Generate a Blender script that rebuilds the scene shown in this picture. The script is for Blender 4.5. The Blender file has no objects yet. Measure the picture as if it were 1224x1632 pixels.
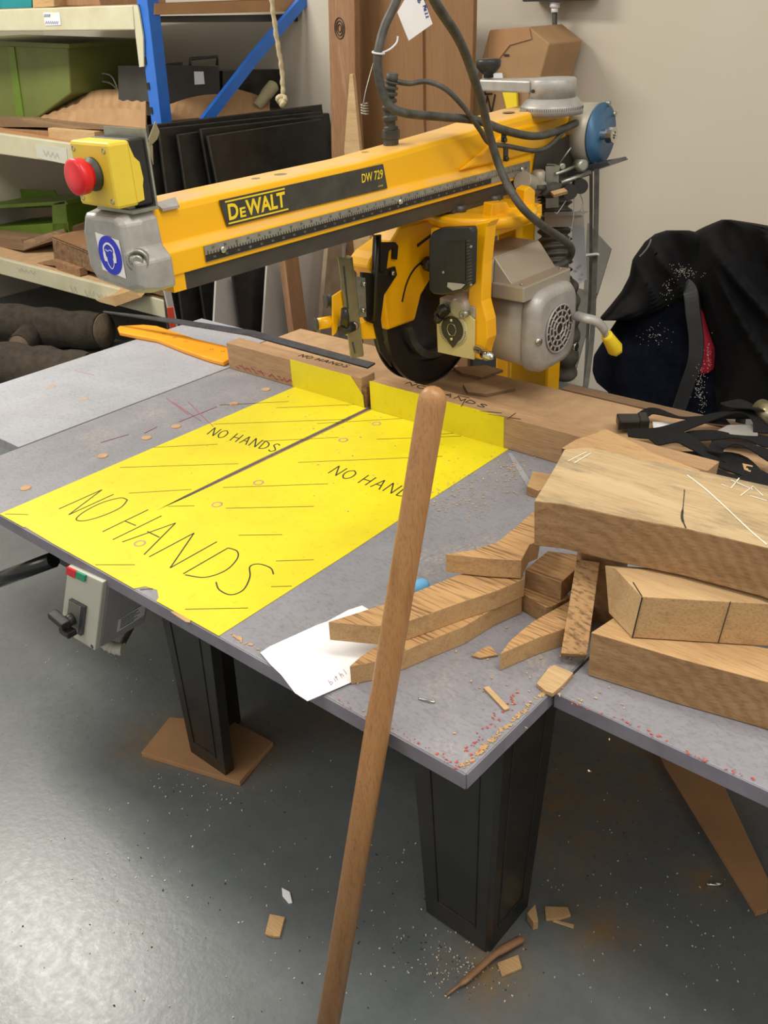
import bpy, bmesh, math, random
from mathutils import Vector, Matrix, noise
random.seed(7)
R = math.radians
C = bpy.context.scene.collection

# ------------------------------------------------------------------ camera
F = 1463.0
def _rot(p, r, y):
    cy, sy, cp, sp, cr, sr = math.cos(y), math.sin(y), math.cos(p), math.sin(p), math.cos(r), math.sin(r)
    Rz = Matrix(((cy, -sy, 0), (sy, cy, 0), (0, 0, 1)))
    B = Matrix(((1, 0, 0), (0, 0, -1), (0, 1, 0)))
    Rx = Matrix(((1, 0, 0), (0, cp, -sp), (0, sp, cp)))
    Rr = Matrix(((cr, -sr, 0), (sr, cr, 0), (0, 0, 1)))
    return Rr @ Rx @ B @ Rz
M = _rot(0.5018917, -0.0524345, -0.7351546)
CAM = Vector((1.340, -1.447, 0.8087))
cd = bpy.data.cameras.new('camera')
cd.sensor_fit = 'VERTICAL'; cd.sensor_height = 36; cd.lens = F / 1632 * 36
cd.clip_start = 0.02
cam = bpy.data.objects.new('camera', cd); C.objects.link(cam)
cam.matrix_world = Matrix.Translation(CAM) @ Matrix((M[0], -M[1], -M[2])).transposed().to_4x4()
bpy.context.scene.camera = cam
def ray(x, y): return M.transposed() @ Vector((x - 612, y - 816, F))
def P(x, y, z=0.0):
    r = ray(x, y); return CAM + r * ((z - CAM.z) / r.z)
def PX(x, y, X):
    r = ray(x, y); return CAM + r * ((X - CAM.x) / r.x)
def PY(x, y, Y):
    r = ray(x, y); return CAM + r * ((Y - CAM.y) / r.y)

# ------------------------------------------------------------------ world, lights, exposure
w = bpy.data.worlds.new('world'); bpy.context.scene.world = w; w.use_nodes = True
w.node_tree.nodes['Background'].inputs[0].default_value = (1.0, .955, .88, 1)
w.node_tree.nodes['Background'].inputs[1].default_value = 0.60
vs = bpy.context.scene.view_settings
vs.view_transform = 'Standard'; vs.look = 'None'; vs.gamma = 1; vs.use_curve_mapping = False
vs.exposure = 0.27
def area(name, loc, sx, sy, power, col=(1, .95, .86), tgt=None):
    l = bpy.data.lights.new(name, 'AREA'); l.shape = 'RECTANGLE'; l.size = sx; l.size_y = sy
    l.energy = power; l.color = col
    o = bpy.data.objects.new(name, l); C.objects.link(o); o.location = loc
    if tgt: o.rotation_euler = (Vector(tgt) - Vector(loc)).to_track_quat('-Z', 'Y').to_euler()
    return o
area('ceiling_lamp', (-1.95, -.45, 2.2), 1.3, .5, 62)
area('ceiling_lamp', (1.3, -.7, 2.2), 1.3, .5, 24)
area('ceiling_lamp', (-.2, -2.4, 2.2), 1.3, .5, 16)
area('ceiling_lamp', (2.6, .2, 2.2), 1.2, .5, 20)

# ------------------------------------------------------------------ materials
def lin(h):
    if isinstance(h, str):
        v = [int(h[i:i + 2], 16) / 255 for i in (0, 2, 4)]
        return tuple((c / 12.92 if c <= .04045 else ((c + .055) / 1.055) ** 2.4) for c in v) + (1,)
    return h
class NT:
    def __init__(s, name):
        s.m = bpy.data.materials.new(name); s.m.use_nodes = True
        s.t = s.m.node_tree; s.b = s.t.nodes['Principled BSDF']
    def n(s, k, **kw):
        o = s.t.nodes.new(k)
        for a, v in kw.items(): setattr(o, a, v)
        return o
    def l(s, a, b): s.t.links.new(a, b)
    def co(s, scale=(1, 1, 1), rot=(0, 0, 0), kind='Object', loc=(0, 0, 0)):
        t = s.n('ShaderNodeTexCoord'); m = s.n('ShaderNodeMapping')
        s.l(t.outputs[kind], m.inputs[0]); m.inputs['Scale'].default_value = scale
        m.inputs['Rotation'].default_value = rot; m.inputs['Location'].default_value = loc
        return m.outputs[0]
    def noise(s, co, scale, detail=4, rough=.55, dist=0):
        o = s.n('ShaderNodeTexNoise'); s.l(co, o.inputs['Vector'])
        o.inputs['Scale'].default_value = scale; o.inputs['Detail'].default_value = detail
        o.inputs['Roughness'].default_value = rough; o.inputs['Distortion'].default_value = dist
        return o.outputs['Fac']
    def ramp(s, fac, stops):
        o = s.n('ShaderNodeValToRGB'); s.l(fac, o.inputs[0]); e = o.color_ramp.elements
        while len(e) < len(stops): e.new(.5)
        for i, (p, c) in enumerate(stops): e[i].position = p; e[i].color = lin(c)
        return o.outputs[0]
    def mix(s, fac, a, b, mode='MIX'):
        o = s.n('ShaderNodeMix', data_type='RGBA', blend_type=mode)
        for sock, v in ((o.inputs[0], fac), (o.inputs[6], a), (o.inputs[7], b)):
            if hasattr(v, 'node'): s.l(v, sock)
            else: sock.default_value = lin(v) if not isinstance(v, float) else v
        return o.outputs[2]
    def math(s, op, a, b=0.0, clamp=False):
        o = s.n('ShaderNodeMath', operation=op); o.use_clamp = clamp
        for sock, v in ((o.inputs[0], a), (o.inputs[1], b)):
            if hasattr(v, 'node'): s.l(v, sock)
            else: sock.default_value = v
        return o.outputs[0]
    def bump(s, h, strength, dist=.002):
        o = s.n('ShaderNodeBump'); s.l(h, o.inputs['Height'])
        o.inputs['Strength'].default_value = strength; o.inputs['Distance'].default_value = dist
        s.l(o.outputs[0], s.b.inputs['Normal'])
    def fin(s, col, rough=.5, metal=0.0, spec=None):
        if hasattr(col, 'node'): s.l(col, s.b.inputs['Base Color'])
        else: s.b.inputs['Base Color'].default_value = lin(col)
        if hasattr(rough, 'node'): s.l(rough, s.b.inputs['Roughness'])
        else: s.b.inputs['Roughness'].default_value = rough
        s.b.inputs['Metallic'].default_value = metal
        if spec is not None: s.b.inputs['Specular IOR Level'].default_value = spec
        return s.m
def paint(name, col, col2, rough=.4, metal=0.0, sc=14, bump=0, spec=None, lo=.35, hi=.7):
    k = NT(name); c = k.co(); f = k.noise(c, sc, 6, .6)
    if bump: k.bump(k.noise(c, sc * 6, 3), bump)
    return k.fin(k.ramp(f, ((lo, col), (hi, col2))), rough, metal, spec)
def wood(name, a, b, d, axis=0, rotz=0, sc=1.0, rough=.7, pores=.82, stain=None, rings=None):
    k = NT(name)
    s = [22.0, 22.0, 22.0]; s[axis] = 1.6
    c = k.co(tuple(v * sc for v in s), (0, 0, R(rotz)))
    base = k.ramp(k.noise(c, 1.0, 8, .62, .9), ((.3, a), (.52, b), (.72, d)))
    s2 = [520.0, 520.0, 520.0]; s2[axis] = 26.0
    c2 = k.co(tuple(v * sc for v in s2), (0, 0, R(rotz)))
    p = k.noise(c2, 1.0, 3, .6)
    pr = k.ramp(p, ((.34, (pores * .92, pores * .86, pores * .78, 1)), (.52, (1, 1, 1, 1))))
    col = k.mix(1.0, base, pr, 'MULTIPLY')
    if rings:
        wv = k.n('ShaderNodeTexWave', wave_type='RINGS', rings_direction='SPHERICAL')
        k.l(k.co((1, 1, 1), (0, 0, 0), 'Object', rings), wv.inputs['Vector'])
        wv.inputs['Scale'].default_value = 22; wv.inputs['Distortion'].default_value = 5; wv.inputs['Detail'].default_value = 3; wv.inputs['Detail Scale'].default_value = 1.5
        rr = k.ramp(wv.outputs['Fac'], ((.2, (.86, .83, .78, 1)), (.8, (1, 1, 1, 1))))
        col = k.mix(1.0, col, rr, 'MULTIPLY')
    if stain:
        f = k.noise(k.co((5, 16, 16), (0, 0, R(rotz))), 1.0, 8, .75)
        col = k.mix(k.ramp(f, ((.48, (0, 0, 0, 1)), (.66, (.7, .7, .7, 1)))), col, stain)
    k.bump(p, .3, .0008)
    return k.fin(col, rough)
MT = {}
MT['saw_yellow'] = paint('enamel_yellow', 'F0B30A', 'E3A208', .28, sc=5)
k = NT('dusty_yellow'); c = k.co(); g = k.n('ShaderNodeNewGeometry'); sp = k.n('ShaderNodeSeparateXYZ'); k.l(g.outputs['Normal'], sp.inputs[0])
up = k.ramp(sp.outputs[2], ((.75, (0, 0, 0, 1)), (.97, (1, 1, 1, 1))))
dn = k.ramp(k.noise(c, 9, 6, .65), ((.34, (.15, .15, .15, 1)), (.62, (.8, .8, .8, 1))))
MT['arm_yellow'] = k.fin(k.mix(k.mix(1.0, up, dn, 'MULTIPLY'), 'EFB20B', 'D8B58A'), .33)
k = NT('dusty_alloy'); c = k.co(); g = k.n('ShaderNodeNewGeometry'); sp = k.n('ShaderNodeSeparateXYZ'); k.l(g.outputs['Normal'], sp.inputs[0])
up = k.ramp(sp.outputs[2], ((.3, (.1, .1, .1, 1)), (.95, (.9, .9, .9, 1)))); dn = k.ramp(k.noise(c, 14, 6, .6), ((.3, (.3, .3, .3, 1)), (.7, (.9, .9, .9, 1))))
MT['alloy'] = k.fin(k.mix(k.mix(1.0, up, dn, 'MULTIPLY'), 'A19A8C', 'A5907A'), .45, .35)
MT['cast'] = paint('cast_grey', 'ABA8A2', '96938E', .42, .25, 30, .1)
MT['motor'] = paint('motor_grey', 'A79F8F', 'B5AEA0', .42, .3, 12)
MT['galv'] = paint('zinc_plate', 'A9AA9C', '8C8C80', .35, .7, 25)
MT['gold_zinc'] = paint('yellow_zinc', 'A8A07A', '8A8A70', .32, .7, 30)
MT['chrome'] = paint('bright_steel', 'D8D8D4', 'B8B8B2', .18, 1.0)
MT['dark_steel'] = paint('dark_steel', '5E6066', '4A4B50', .35, .6, 30)
MT['black'] = paint('black_plastic', '1C1B1A', '2A2927', .38, sc=20)
MT['black_gloss'] = paint('black_enamel', '0E0E0D', '1B1B19', .25, sc=9)
MT['guard_black'] = paint('black_guard', '14120F', '1E1B17', .45, sc=9)
MT['leg'] = paint('black_leg_enamel', '171613', '2C2B25', .32, sc=9, spec=.5)
MT['rubber'] = paint('dusty_rubber', '2F2E2A', '4D4A40', .6, sc=30)
MT['cable'] = paint('dusty_cable', '35342F', '55524A', .55, sc=35)
MT['hose'] = paint('dusty_hose', '3B3833', '5A554B', .6, sc=25)
MT['strip'] = paint('arm_track_black', '35322C', '423E37', .4, sc=15)
MT['label_black'] = paint('label_black', '33322E', '45443D', .35, sc=25)
MT['label_yellow'] = paint('label_yellow', 'EFD22A', 'E6C822', .45)
MT['rule'] = paint('rule_grey', '8A877C', '77746A', .45, sc=25)
MT['ink'] = paint('black_ink', '1A1712', '2A251C', .6)
MT['ink_soft'] = paint('faded_ink', '6E6420', '57501C', .7)
MT['ink_blue'] = paint('blue_ink', '2F3F8E', '3C4A98', .6)
MT['ink_pink'] = paint('faint_pink_ink', 'C6B3C2', 'B8A6BA', .7)
MT['estop_yellow'] = paint('box_yellow', 'E2C840', 'D9BC36', .45)
MT['red'] = paint('button_red', 'DB1B24', 'C9161F', .35)
MT['sign_blue'] = paint('sign_blue', '2433C8', '202CBA', .4)
MT['white'] = paint('white_paper', 'F2F0F0', 'E8E7EA', .6)
MT['label_white'] = paint('label_white', 'D6D8DC', 'CACCCE', .5)
MT['reel_blue'] = paint('reel_blue', '3F6A8C', '365C7C', .38, .3, 20)
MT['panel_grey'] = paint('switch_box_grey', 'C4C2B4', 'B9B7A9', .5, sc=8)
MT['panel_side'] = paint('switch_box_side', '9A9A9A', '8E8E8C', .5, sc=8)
MT['green'] = paint('green_button', '2C9A72', '238560', .4)
MT['orange'] = paint('push_stick_orange', 'F2A11C', 'E8940F', .42, sc=10)
MT['cyan'] = paint('blue_foam', '6FB0DA', '5A9CCB', .8)
MT['blue_post'] = paint('blue_post_paint', '2D6CC6', '2560B4', .4, sc=8)
MT['beam'] = paint('cream_beam_paint', 'C6C2A6', 'B5B094', .45, sc=7)
MT['crate_green'] = paint('green_crate', '6A7438', '5F6932', .6, sc=6)
MT['crate_lime'] = paint('lime_crate', '62801F', '516C1A', .5, sc=6)
MT['card'] = paint('cardboard', 'A5835C', '957351', .85, sc=9)
MT['case'] = paint('dark_case', '2B2A28', '3A3835', .5, sc=8)
MT['case_grey'] = paint('grey_case', '67645E', '57544E', .6, sc=8)
MT['teal'] = paint('teal_box', '0F8A93', '0C7880', .6)
MT['roll'] = paint('cream_roll', 'A79F7C', '958D6C', .8)
MT['sheet_black'] = paint('black_sheet', '1A1918', '2B2A28', .33, sc=14)
MT['sheet_edge'] = paint('worn_sheet_edge', '4D4C48', '37362F', .5, sc=40)
MT['sheet_white'] = paint('white_sheet', 'B4B0AA', 'A9A49E', .5, sc=5)
MT['red_line'] = paint('red_sheet', 'C7402A', 'B23722', .6)
MT['rope'] = paint('white_rope', 'BEB28E', 'A8997A', .9, sc=90, bump=.6)
MT['jacket'] = paint('black_jacket_cloth', '0E0E10', '151517', .8, sc=30, bump=.3, spec=.2)
MT['fleece'] = paint('navy_fleece', '0C0F18', '141826', .95, sc=60, bump=.5, spec=.1)
MT['lining'] = paint('red_lining', 'A3122B', '8C1025', .8)
MT['chair_black'] = paint('chair_frame_black', '2E2E30', '38383A', .5)
MT['webbing'] = paint('black_webbing', '131314', '1C1C1D', .8, sc=150, bump=.6, spec=.25)
MT['dust_flake'] = paint('sawdust_flakes', 'CDB48C', 'B7966A', .9)
MT['dust_white'] = paint('pale_chips', 'DAD6CA', 'C8C2B0', .8)
MT['dark_bit'] = paint('dark_grit', '2A2622', '3A332C', .8)
MT['oak'] = wood('oak_cut', 'B08A5E', 'BD9A6C', 'A37D52', 0)
MT['oak2'] = wood('oak_side', '94714A', 'A5825A', 'B4926A', 0, 25, .8, rings=(.1, .25, .12))
MT['oak_pale'] = wood('oak_pale_face', 'CBAE84', 'BE9F74', 'B39268', 0, 15, pores=.92)
MT['oak_grey'] = wood('oak_weathered_face', 'BBA47E', 'B09872', 'A68D66', 0, 20, .8, pores=.92, stain='63594A')
MT['oak_rough'] = wood('oak_rough_sawn', 'C79F6E', 'B88F5E', 'AA8254', 0, 35, .5, pores=.42)
MT['fence_wood'] = wood('fence_timber', 'B3916C', 'A5835F', 'BC9A74', 0)
MT['stick'] = wood('handle_wood', '9C6F42', 'A87A4C', '93673C', 2, rough=.42, pores=.85)
MT['mdf'] = paint('dusty_board', 'BC9A74', 'AA8864', .85, sc=22)
MT['ply'] = paint('floor_board_wood', 'AC8258', '9C7450', .75, sc=8)
MT['pine'] = wood('dark_pine', '9C7656', '8C6848', 'AC8464', 2, pores=.88)
MT['big_board'] = wood('tall_board', '8E6A44', '86623E', '967048', 2, sc=.4, pores=.95)
MT['walnut'] = wood('brown_offcut', '8B7056', '7C6248', '9A7E60', 0)
MT['bevel_pale'] = paint('pale_scale_ring', 'B9AF8C', 'C8BE9A', .55)
MT['bark'] = paint('bark', '4E3F30', '2B231B', .95, sc=40, bump=1.0, lo=.4, hi=.6)
MT['log_bark'] = paint('log_bark', '3D3429', '261F18', .95, sc=25, bump=1.0)
MT['log_end'] = paint('log_end', '6C5D48', '57493A', .9, sc=25)
MT['waney'] = paint('bark_edge', '8D6C4C', '5E452F', .95, sc=60, bump=1.0)

# grey painted worktop with scuffs, sawdust and red scribbles
def grey_board(name, a, b, dusty):
    k = NT(name); c = k.co()
    base = k.ramp(k.noise(c, 7, 8, .65), ((.3, a), (.7, b)))
    fine = k.ramp(k.noise(k.co((1, 2.2, 1), (0, 0, .6)), 110, 5, .75), ((.36, (.76, .76, .77, 1)), (.5, (1, 1, 1, 1))))
    col = k.mix(1.0, base, fine, 'MULTIPLY')
    d = k.ramp(k.noise(c, 4.3, 5, .7, .5), ((.56, (0, 0, 0, 1)), (.72, (dusty, dusty, dusty, 1))))
    d2 = k.ramp(k.noise(c, 160, 2), ((.45, (0, 0, 0, 1)), (.55, (1, 1, 1, 1))))
    col = k.mix(k.mix(1.0, d, d2, 'MULTIPLY'), col, 'C9B892')
    r_ = k.ramp(k.noise(k.co((3, 9, 3), (0, 0, .5)), 3.0, 7, .75), ((.68, (0, 0, 0, 1)), (.72, (.22, .22, .22, 1))))
    col = k.mix(r_, col, '9A6A70')
    k.bump(k.noise(c, 220, 3), .15, .0008)
    return k.fin(col, .48)
MT['grey'] = grey_board('grey_painted_board', '908F95', '7F7E84', .35)
MT['grey_light'] = grey_board('pale_grey_painted_board', 'A6A8AE', '97989E', .3)
k = NT('grey_board_edge'); c = k.co()
MT['grey_edge'] = k.fin(k.ramp(k.noise(c, 20, 5, .6), ((.35, '84808A'), (.7, '757079'))), .55)
k = NT('yellow_worktop_paint'); c = k.co()
yb = k.ramp(k.noise(c, 5, 8, .65), ((.35, 'E2D31E'), (.72, 'D2C21F')))
yf = k.ramp(k.noise(k.co((1, 1, 1)), 70, 5, .7), ((.28, (.8, .78, .66, 1)), (.42, (1, 1, 1, 1))))
ys = k.ramp(k.noise(k.co((2, 14, 3), (0, 0, .7)), 2.2, 8, .8), ((.62, (0, 0, 0, 1)), (.78, (.45, .45, .45, 1))))
MT['zone'] = k.fin(k.mix(ys, k.mix(1.0, yb, yf, 'MULTIPLY'), '9C9440'), .42)
k = NT('painted_wall'); c = k.co()
MT['wall'] = k.fin(k.ramp(k.noise(c, 1.2, 4), ((.3, 'CBC3B3'), (.7, 'C3BAA9'))), .75); 
k = NT('floor_paint'); c = k.co(kind='Object')
base = k.ramp(k.noise(c, 3.5, 7, .6), ((.3, '5F6465'), (.7, '6A6E6E')))
sm = k.ramp(k.noise(c, 26, 6, .7), ((.42, (.92, .92, .92, 1)), (.58, (1, 1, 1, 1))))
col = k.mix(1.0, base, sm, 'MULTIPLY')
sx = k.n('ShaderNodeSeparateXYZ'); k.l(c, sx.inputs[0])
mask = None
DUST = [((400, 1190), .15), ((250, 1180), .12), ((880, 1280), .26), ((780, 1545), .10), ((960, 1480), .10), ((1120, 1400), .07), ((1050, 1200), .22), ((560, 1130), .16)]
for (px, r_) in DUST:
    q = P(px[0], px[1], -.5)
    dx = k.math('SUBTRACT', sx.outputs[0], q.x); dy = k.math('SUBTRACT', sx.outputs[1], q.y)
    d = k.math('SQRT', k.math('ADD', k.math('MULTIPLY', dx, dx), k.math('MULTIPLY', dy, dy)))
    v = k.math('SUBTRACT', 1.0, k.math('DIVIDE', d, r_), True)
    mask = v if mask is None else k.math('MAXIMUM', mask, v)
nn = k.ramp(k.noise(c, 22, 8, .75), ((.35, (0, 0, 0, 1)), (.65, (1, 1, 1, 1))))
dm = k.math('MULTIPLY', k.math('MULTIPLY', mask, nn), 1.0, True)
col = k.mix(dm, col, '8A6E48')
rg = k.ramp(k.noise(k.co((1, 1, 1)), 60, 5, .7), ((.3, (.25, .25, .25, 1)), (.7, (.34, .34, .34, 1))))
k.bump(k.noise(c, 90, 4, .6), .12, .002)
MT['floor'] = k.fin(col, rg, 0.0, .5)

# ------------------------------------------------------------------ builders
ORG = {}
def tag(o, label=None, cat=None, group=None, kind=None):
    if label: o['label'] = label
    if cat: o['category'] = cat
    if group: o['group'] = group
    if kind: o['kind'] = kind
    return o
def thing(name, label, cat, loc, group=None):
    o = bpy.data.objects.new(name, None); C.objects.link(o); o.location = Vector(loc); o.empty_display_size = .05
    ORG[o.name] = Vector(loc)
    return tag(o, label, cat, group)
class B:
    def __init__(s): s.bm = bmesh.new(); s.mi = 0
    def _f(s, vs):
        try:
            f = s.bm.faces.new(vs); f.material_index = s.mi; return f
        except ValueError: return None
    def hexa(s, p):      # 8 points: bottom 4, top 4
        v = [s.bm.verts.new(q) for q in p]
        for f in ((3, 2, 1, 0), (4, 5, 6, 7), (0, 1, 5, 4), (1, 2, 6, 5), (2, 3, 7, 6), (3, 0, 4, 7)): s._f([v[i] for i in f])
        return s
    def box(s, c, d, rot=None):
        c = Vector(c); x, y, z = (v / 2 for v in d)
        pts = [Vector(q) for q in ((-x, -y, -z), (x, -y, -z), (x, y, -z), (-x, y, -z), (-x, -y, z), (x, -y, z), (x, y, z), (-x, y, z))]
        if rot is not None:
            m = rot if isinstance(rot, Matrix) else Matrix.Rotation(rot, 3, 'Z')
            pts = [m @ q for q in pts]
        return s.hexa([c + q for q in pts])
    def mm(s, x0, x1, y0, y1, z0, z1): return s.box(((x0 + x1) / 2, (y0 + y1) / 2, (z0 + z1) / 2), (x1 - x0, y1 - y0, z1 - z0))
    def prism(s, pts, vec, top_mi=None):
        pts = [Vector(q) for q in pts]; vec = Vector(vec)
        a = [s.bm.verts.new(q) for q in pts]; b = [s.bm.verts.new(q + vec) for q in pts]
        n = len(a)
        f = s._f(list(reversed(a)))
        g = s._f(b)
        if top_mi is not None and f: f.material_index = top_mi
        for i in range(n): s._f([a[i], a[(i + 1) % n], b[(i + 1) % n], b[i]])
        return s
    def tube(s, pts, r, seg=10, caps=True, flat=1.0):
        pts = [Vector(q) for q in pts]; n = len(pts)
        rr = r if isinstance(r, (list, tuple)) else [r] * n
        t0 = (pts[1] - pts[0]).normalized()
        u = t0.orthogonal().normalized(); rings = []
        for i, q in enumerate(pts):
            t = (pts[min(i + 1, n - 1)] - pts[max(i - 1, 0)]).normalized()
            u = (u - t * u.dot(t))
            u = u.normalized() if u.length > 1e-6 else t.orthogonal().normalized()
            v = t.cross(u)
            rings.append([s.bm.verts.new(q + (u * math.cos(2 * math.pi * j / seg) + v * math.sin(2 * math.pi * j / seg) * flat) * rr[i]) for j in range(seg)])
        for a, b in zip(rings, rings[1:]):
            for j in range(seg):
                f = s._f([a[j], a[(j + 1) % seg], b[(j + 1) % seg], b[j]])
                if f: f.smooth = True
        if caps: s._f(list(reversed(rings[0]))); s._f(rings[-1])
        return s
    def lathe(s, p0, axis, prof, seg=24, smooth=True):    # prof: (distance along axis, radius)
        p0 = Vector(p0); ax = Vector(axis).normalized(); u = ax.orthogonal().normalized(); v = ax.cross(u)
        rings = [[s.bm.verts.new(p0 + ax * h + (u * math.cos(2 * math.pi * j / seg) + v * math.sin(2 * math.pi * j / seg)) * r) for j in range(seg)] for h, r in prof]
        for a, b in zip(rings, rings[1:]):
            for j in range(seg):
                f = s._f([a[j], a[(j + 1) % seg], b[(j + 1) % seg], b[j]])
                if f: f.smooth = smooth
        s._f(list(reversed(rings[0]))); s._f(rings[-1])
        return s
    def cyl(s, a, b, r, r2=None, seg=20):
        a = Vector(a); b = Vector(b); L = (b - a).length
        return s.lathe(a, b - a, [(0, r), (L, r if r2 is None else r2)], seg)
    def ribbon(s, pts, wid, nrm, th):
        pts = [Vector(q) for q in pts]; n = len(pts); prev = None
        wd = wid if isinstance(wid, (list, tuple)) else [wid] * n
        ns = nrm if isinstance(nrm, list) else [nrm] * n
        for i, q in enumerate(pts):
            t = (pts[min(i + 1, n - 1)] - pts[max(i - 1, 0)]).normalized(); N = Vector(ns[i]).normalized()
            sd = t.cross(N).normalized() * wd[i] / 2; h = N * th / 2
            ring = [s.bm.verts.new(q + o) for o in (-sd - h, sd - h, sd + h, -sd + h)]
            if prev:
                for j in range(4): s._f([prev[j], prev[(j + 1) % 4], ring[(j + 1) % 4], ring[j]])
            else: s._f(list(reversed(ring)))
            prev = ring
        s._f(prev); return s
    def flakes(s, n, center_fn, smin, smax, z, th=None):
        for _ in range(n):
            q = center_fn(); a = random.uniform(0, 6.28); l = random.uniform(smin, smax); w_ = l * random.uniform(.25, .7)
            c_, s_ = math.cos(a), math.sin(a)
            p = [Vector((q[0] + c_ * x - s_ * y, q[1] + s_ * x + c_ * y, z + random.uniform(0, .0008))) for x, y in ((-l, -w_), (l, -w_ * .6), (l * .7, w_), (-l * .8, w_ * .8))]
            s.prism(p, (0, 0, th or random.uniform(.0006, .002)))
        return s
    def build(s, name, mat, parent=None, label=None, cat=None, group=None, kind=None, bevel=0, smooth=False, subsurf=0):
        bmesh.ops.recalc_face_normals(s.bm, faces=s.bm.faces[:])
        co = [v.co for v in s.bm.verts]
        lo = Vector(min(c[i] for c in co) for i in range(3)); hi = Vector(max(c[i] for c in co) for i in range(3))
        org = Vector(((lo.x + hi.x) / 2, (lo.y + hi.y) / 2, lo.z))
        for v in s.bm.verts: v.co -= org
        me = bpy.data.meshes.new(name); s.bm.to_mesh(me); s.bm.free()
        mats = mat if isinstance(mat, (list, tuple)) else [mat]
        for m_ in mats: me.materials.append(MT[m_] if isinstance(m_, str) else m_)
        if smooth:
            for p in me.polygons: p.use_smooth = True
        o = bpy.data.objects.new(name, me); C.objects.link(o); ORG[o.name] = org
        if parent is not None:
            o.parent = parent; o.location = org - ORG[parent.name]
        else: o.location = org
        if bevel:
            b = o.modifiers.new('bevel', 'BEVEL'); b.width = bevel; b.segments = 2; b.limit_method = 'ANGLE'; b.angle_limit = R(35); b.harden_normals = False
        if subsurf:
            b = o.modifiers.new('sub', 'SUBSURF'); b.levels = subsurf; b.render_levels = subsurf
        return tag(o, label, cat, group, kind)
def smoothpath(pts, n=8):
    pts = [Vector(p) for p in pts]; out = []
    for i in range(len(pts) - 1):
        p0, p1, p2, p3 = pts[max(i - 1, 0)], pts[i], pts[i + 1], pts[min(i + 2, len(pts) - 1)]
        for j in range(n):
            t = j / n
            out.append(.5 * ((2 * p1) + (p2 - p0) * t + (2 * p0 - 5 * p1 + 4 * p2 - p3) * t * t + (3 * p1 - p0 - 3 * p2 + p3) * t ** 3))
    out.append(pts[-1]); return out
def text_into(bld, s, origin, ux, uy, size, width=None, bold=0.0, depth=.0006, shear=0, font_gap=1.0):
    cu = bpy.data.curves.new('t', 'FONT'); cu.body = s; cu.size = 1; cu.offset = bold; cu.shear = shear; cu.space_character = font_gap
    cu.resolution_u = 3
    to = bpy.data.objects.new('t', cu); C.objects.link(to)
    dg = bpy.context.evaluated_depsgraph_get(); dg.update()
    me = bpy.data.meshes.new_from_object(to.evaluated_get(dg))
    bpy.data.objects.remove(to)
    if not me.vertices: return
    xs = [v.co.x for v in me.vertices]; ys = [v.co.y for v in me.vertices]
    x0, x1, y0, y1 = min(xs), max(xs), min(ys), max(ys)
    sy = size / (y1 - y0); sx = (width / (x1 - x0)) if width else sy
    ux = Vector(ux).normalized(); uy = Vector(uy).normalized(); N = ux.cross(uy)
    vs = [bld.bm.verts.new(Vector(origin) + ux * (v.co.x - x0) * sx + uy * (v.co.y - y0) * sy + N * depth) for v in me.vertices]
    for p in me.polygons: bld._f([vs[i] for i in p.vertices])
    bpy.data.meshes.remove(me)

# ------------------------------------------------------------------ the room
FZ = -.5
floor = B(); floor.box((0, 0, FZ - .05), (9, 9, .1)); fo = floor.build('floor', 'floor', kind='structure')
# keep the floor texture in world coordinates
for v in fo.data.vertices: v.co += ORG[fo.name]
fo.location = (0, 0, 0)
WY = 1.53
b = B(); b.mm(-4.5, 3.2, WY, WY + .1, FZ, 2.6); b.build('wall_back', 'wall', kind='structure')
b = B(); b.mm(-3.7, -3.6, -1.2, WY, FZ, 2.6); b.build('wall_left', 'wall', kind='structure')

# ------------------------------------------------------------------ saw table
TH = .024
tbl = thing('saw_table', 'grey painted saw table with bright yellow no-hands zone and black pressed legs', 'table', (.2, -.4, FZ))
b = B()
def slabz(b, x0, x1, y0, y1, z0, z1): b.mm(x0, x1, y0, y1, z0, z1)
KX0, KX1 = -.004, .010
slabz(b, -.49, KX0, -.79, 0.045, -TH, 0); slabz(b, KX1, .856, -.79, .045, -TH, 0)
slabz(b, KX0, KX1, -.79, -.60, -TH, 0)
main = b.build('tabletop', 'grey', tbl, bevel=.0015)
b = B(); slabz(b, KX0, KX1, -.60, .044, -TH, -.008); b.build('saw_kerf', 'walnut', tbl, label='dark narrow saw cut in yellow zone')
b = B(); b.mm(-.4902, .8562, -.7925, -.7901, -TH, -.001); b.mm(.8562, .858, -.79, .04, -TH, -.001)
b.build('edge_band', 'grey_edge', tbl, label='darker grey painted edge of tabletop')
b = B(); b.prism([(.0015, .03, -.0079), (.0015, -.45, -.0079), (.0035, -.585, -.0079), (.0098, -.45, -.0079), (.0098, .03, -.0079)], (0, 0, .0070)); b.build('bare_timber', 'pine', tbl, label='splintered bare timber beside the saw cut')
# painted zone
zt = .0009
b = B()
def zone(pts):
    b.prism([Vector((x, y, .0002)) for x, y in pts], (0, 0, zt))
zone([(-.236, -.7905), (-.15, -.7905), (-.148, -.788), (-.05, -.7905), (.1, -.79), (.19, -.7905), (.2, -.775), (.225, -.77), (.245, -.782), (.25, -.7905), (.402, -.7905), (.398, -.5), (.392, -.3), (.386, 0), (KX1 + .001, -.002), (KX1 - .001, -.40), (.006, -.53), (.001, -.605), (-.003, -.53), (KX0 - .001, -.42), (KX0 - .001, -.002), (-.243, .0)])
b.build('painted_zone', 'zone', tbl, label='bright yellow warning zone painted on tabletop')
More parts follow.
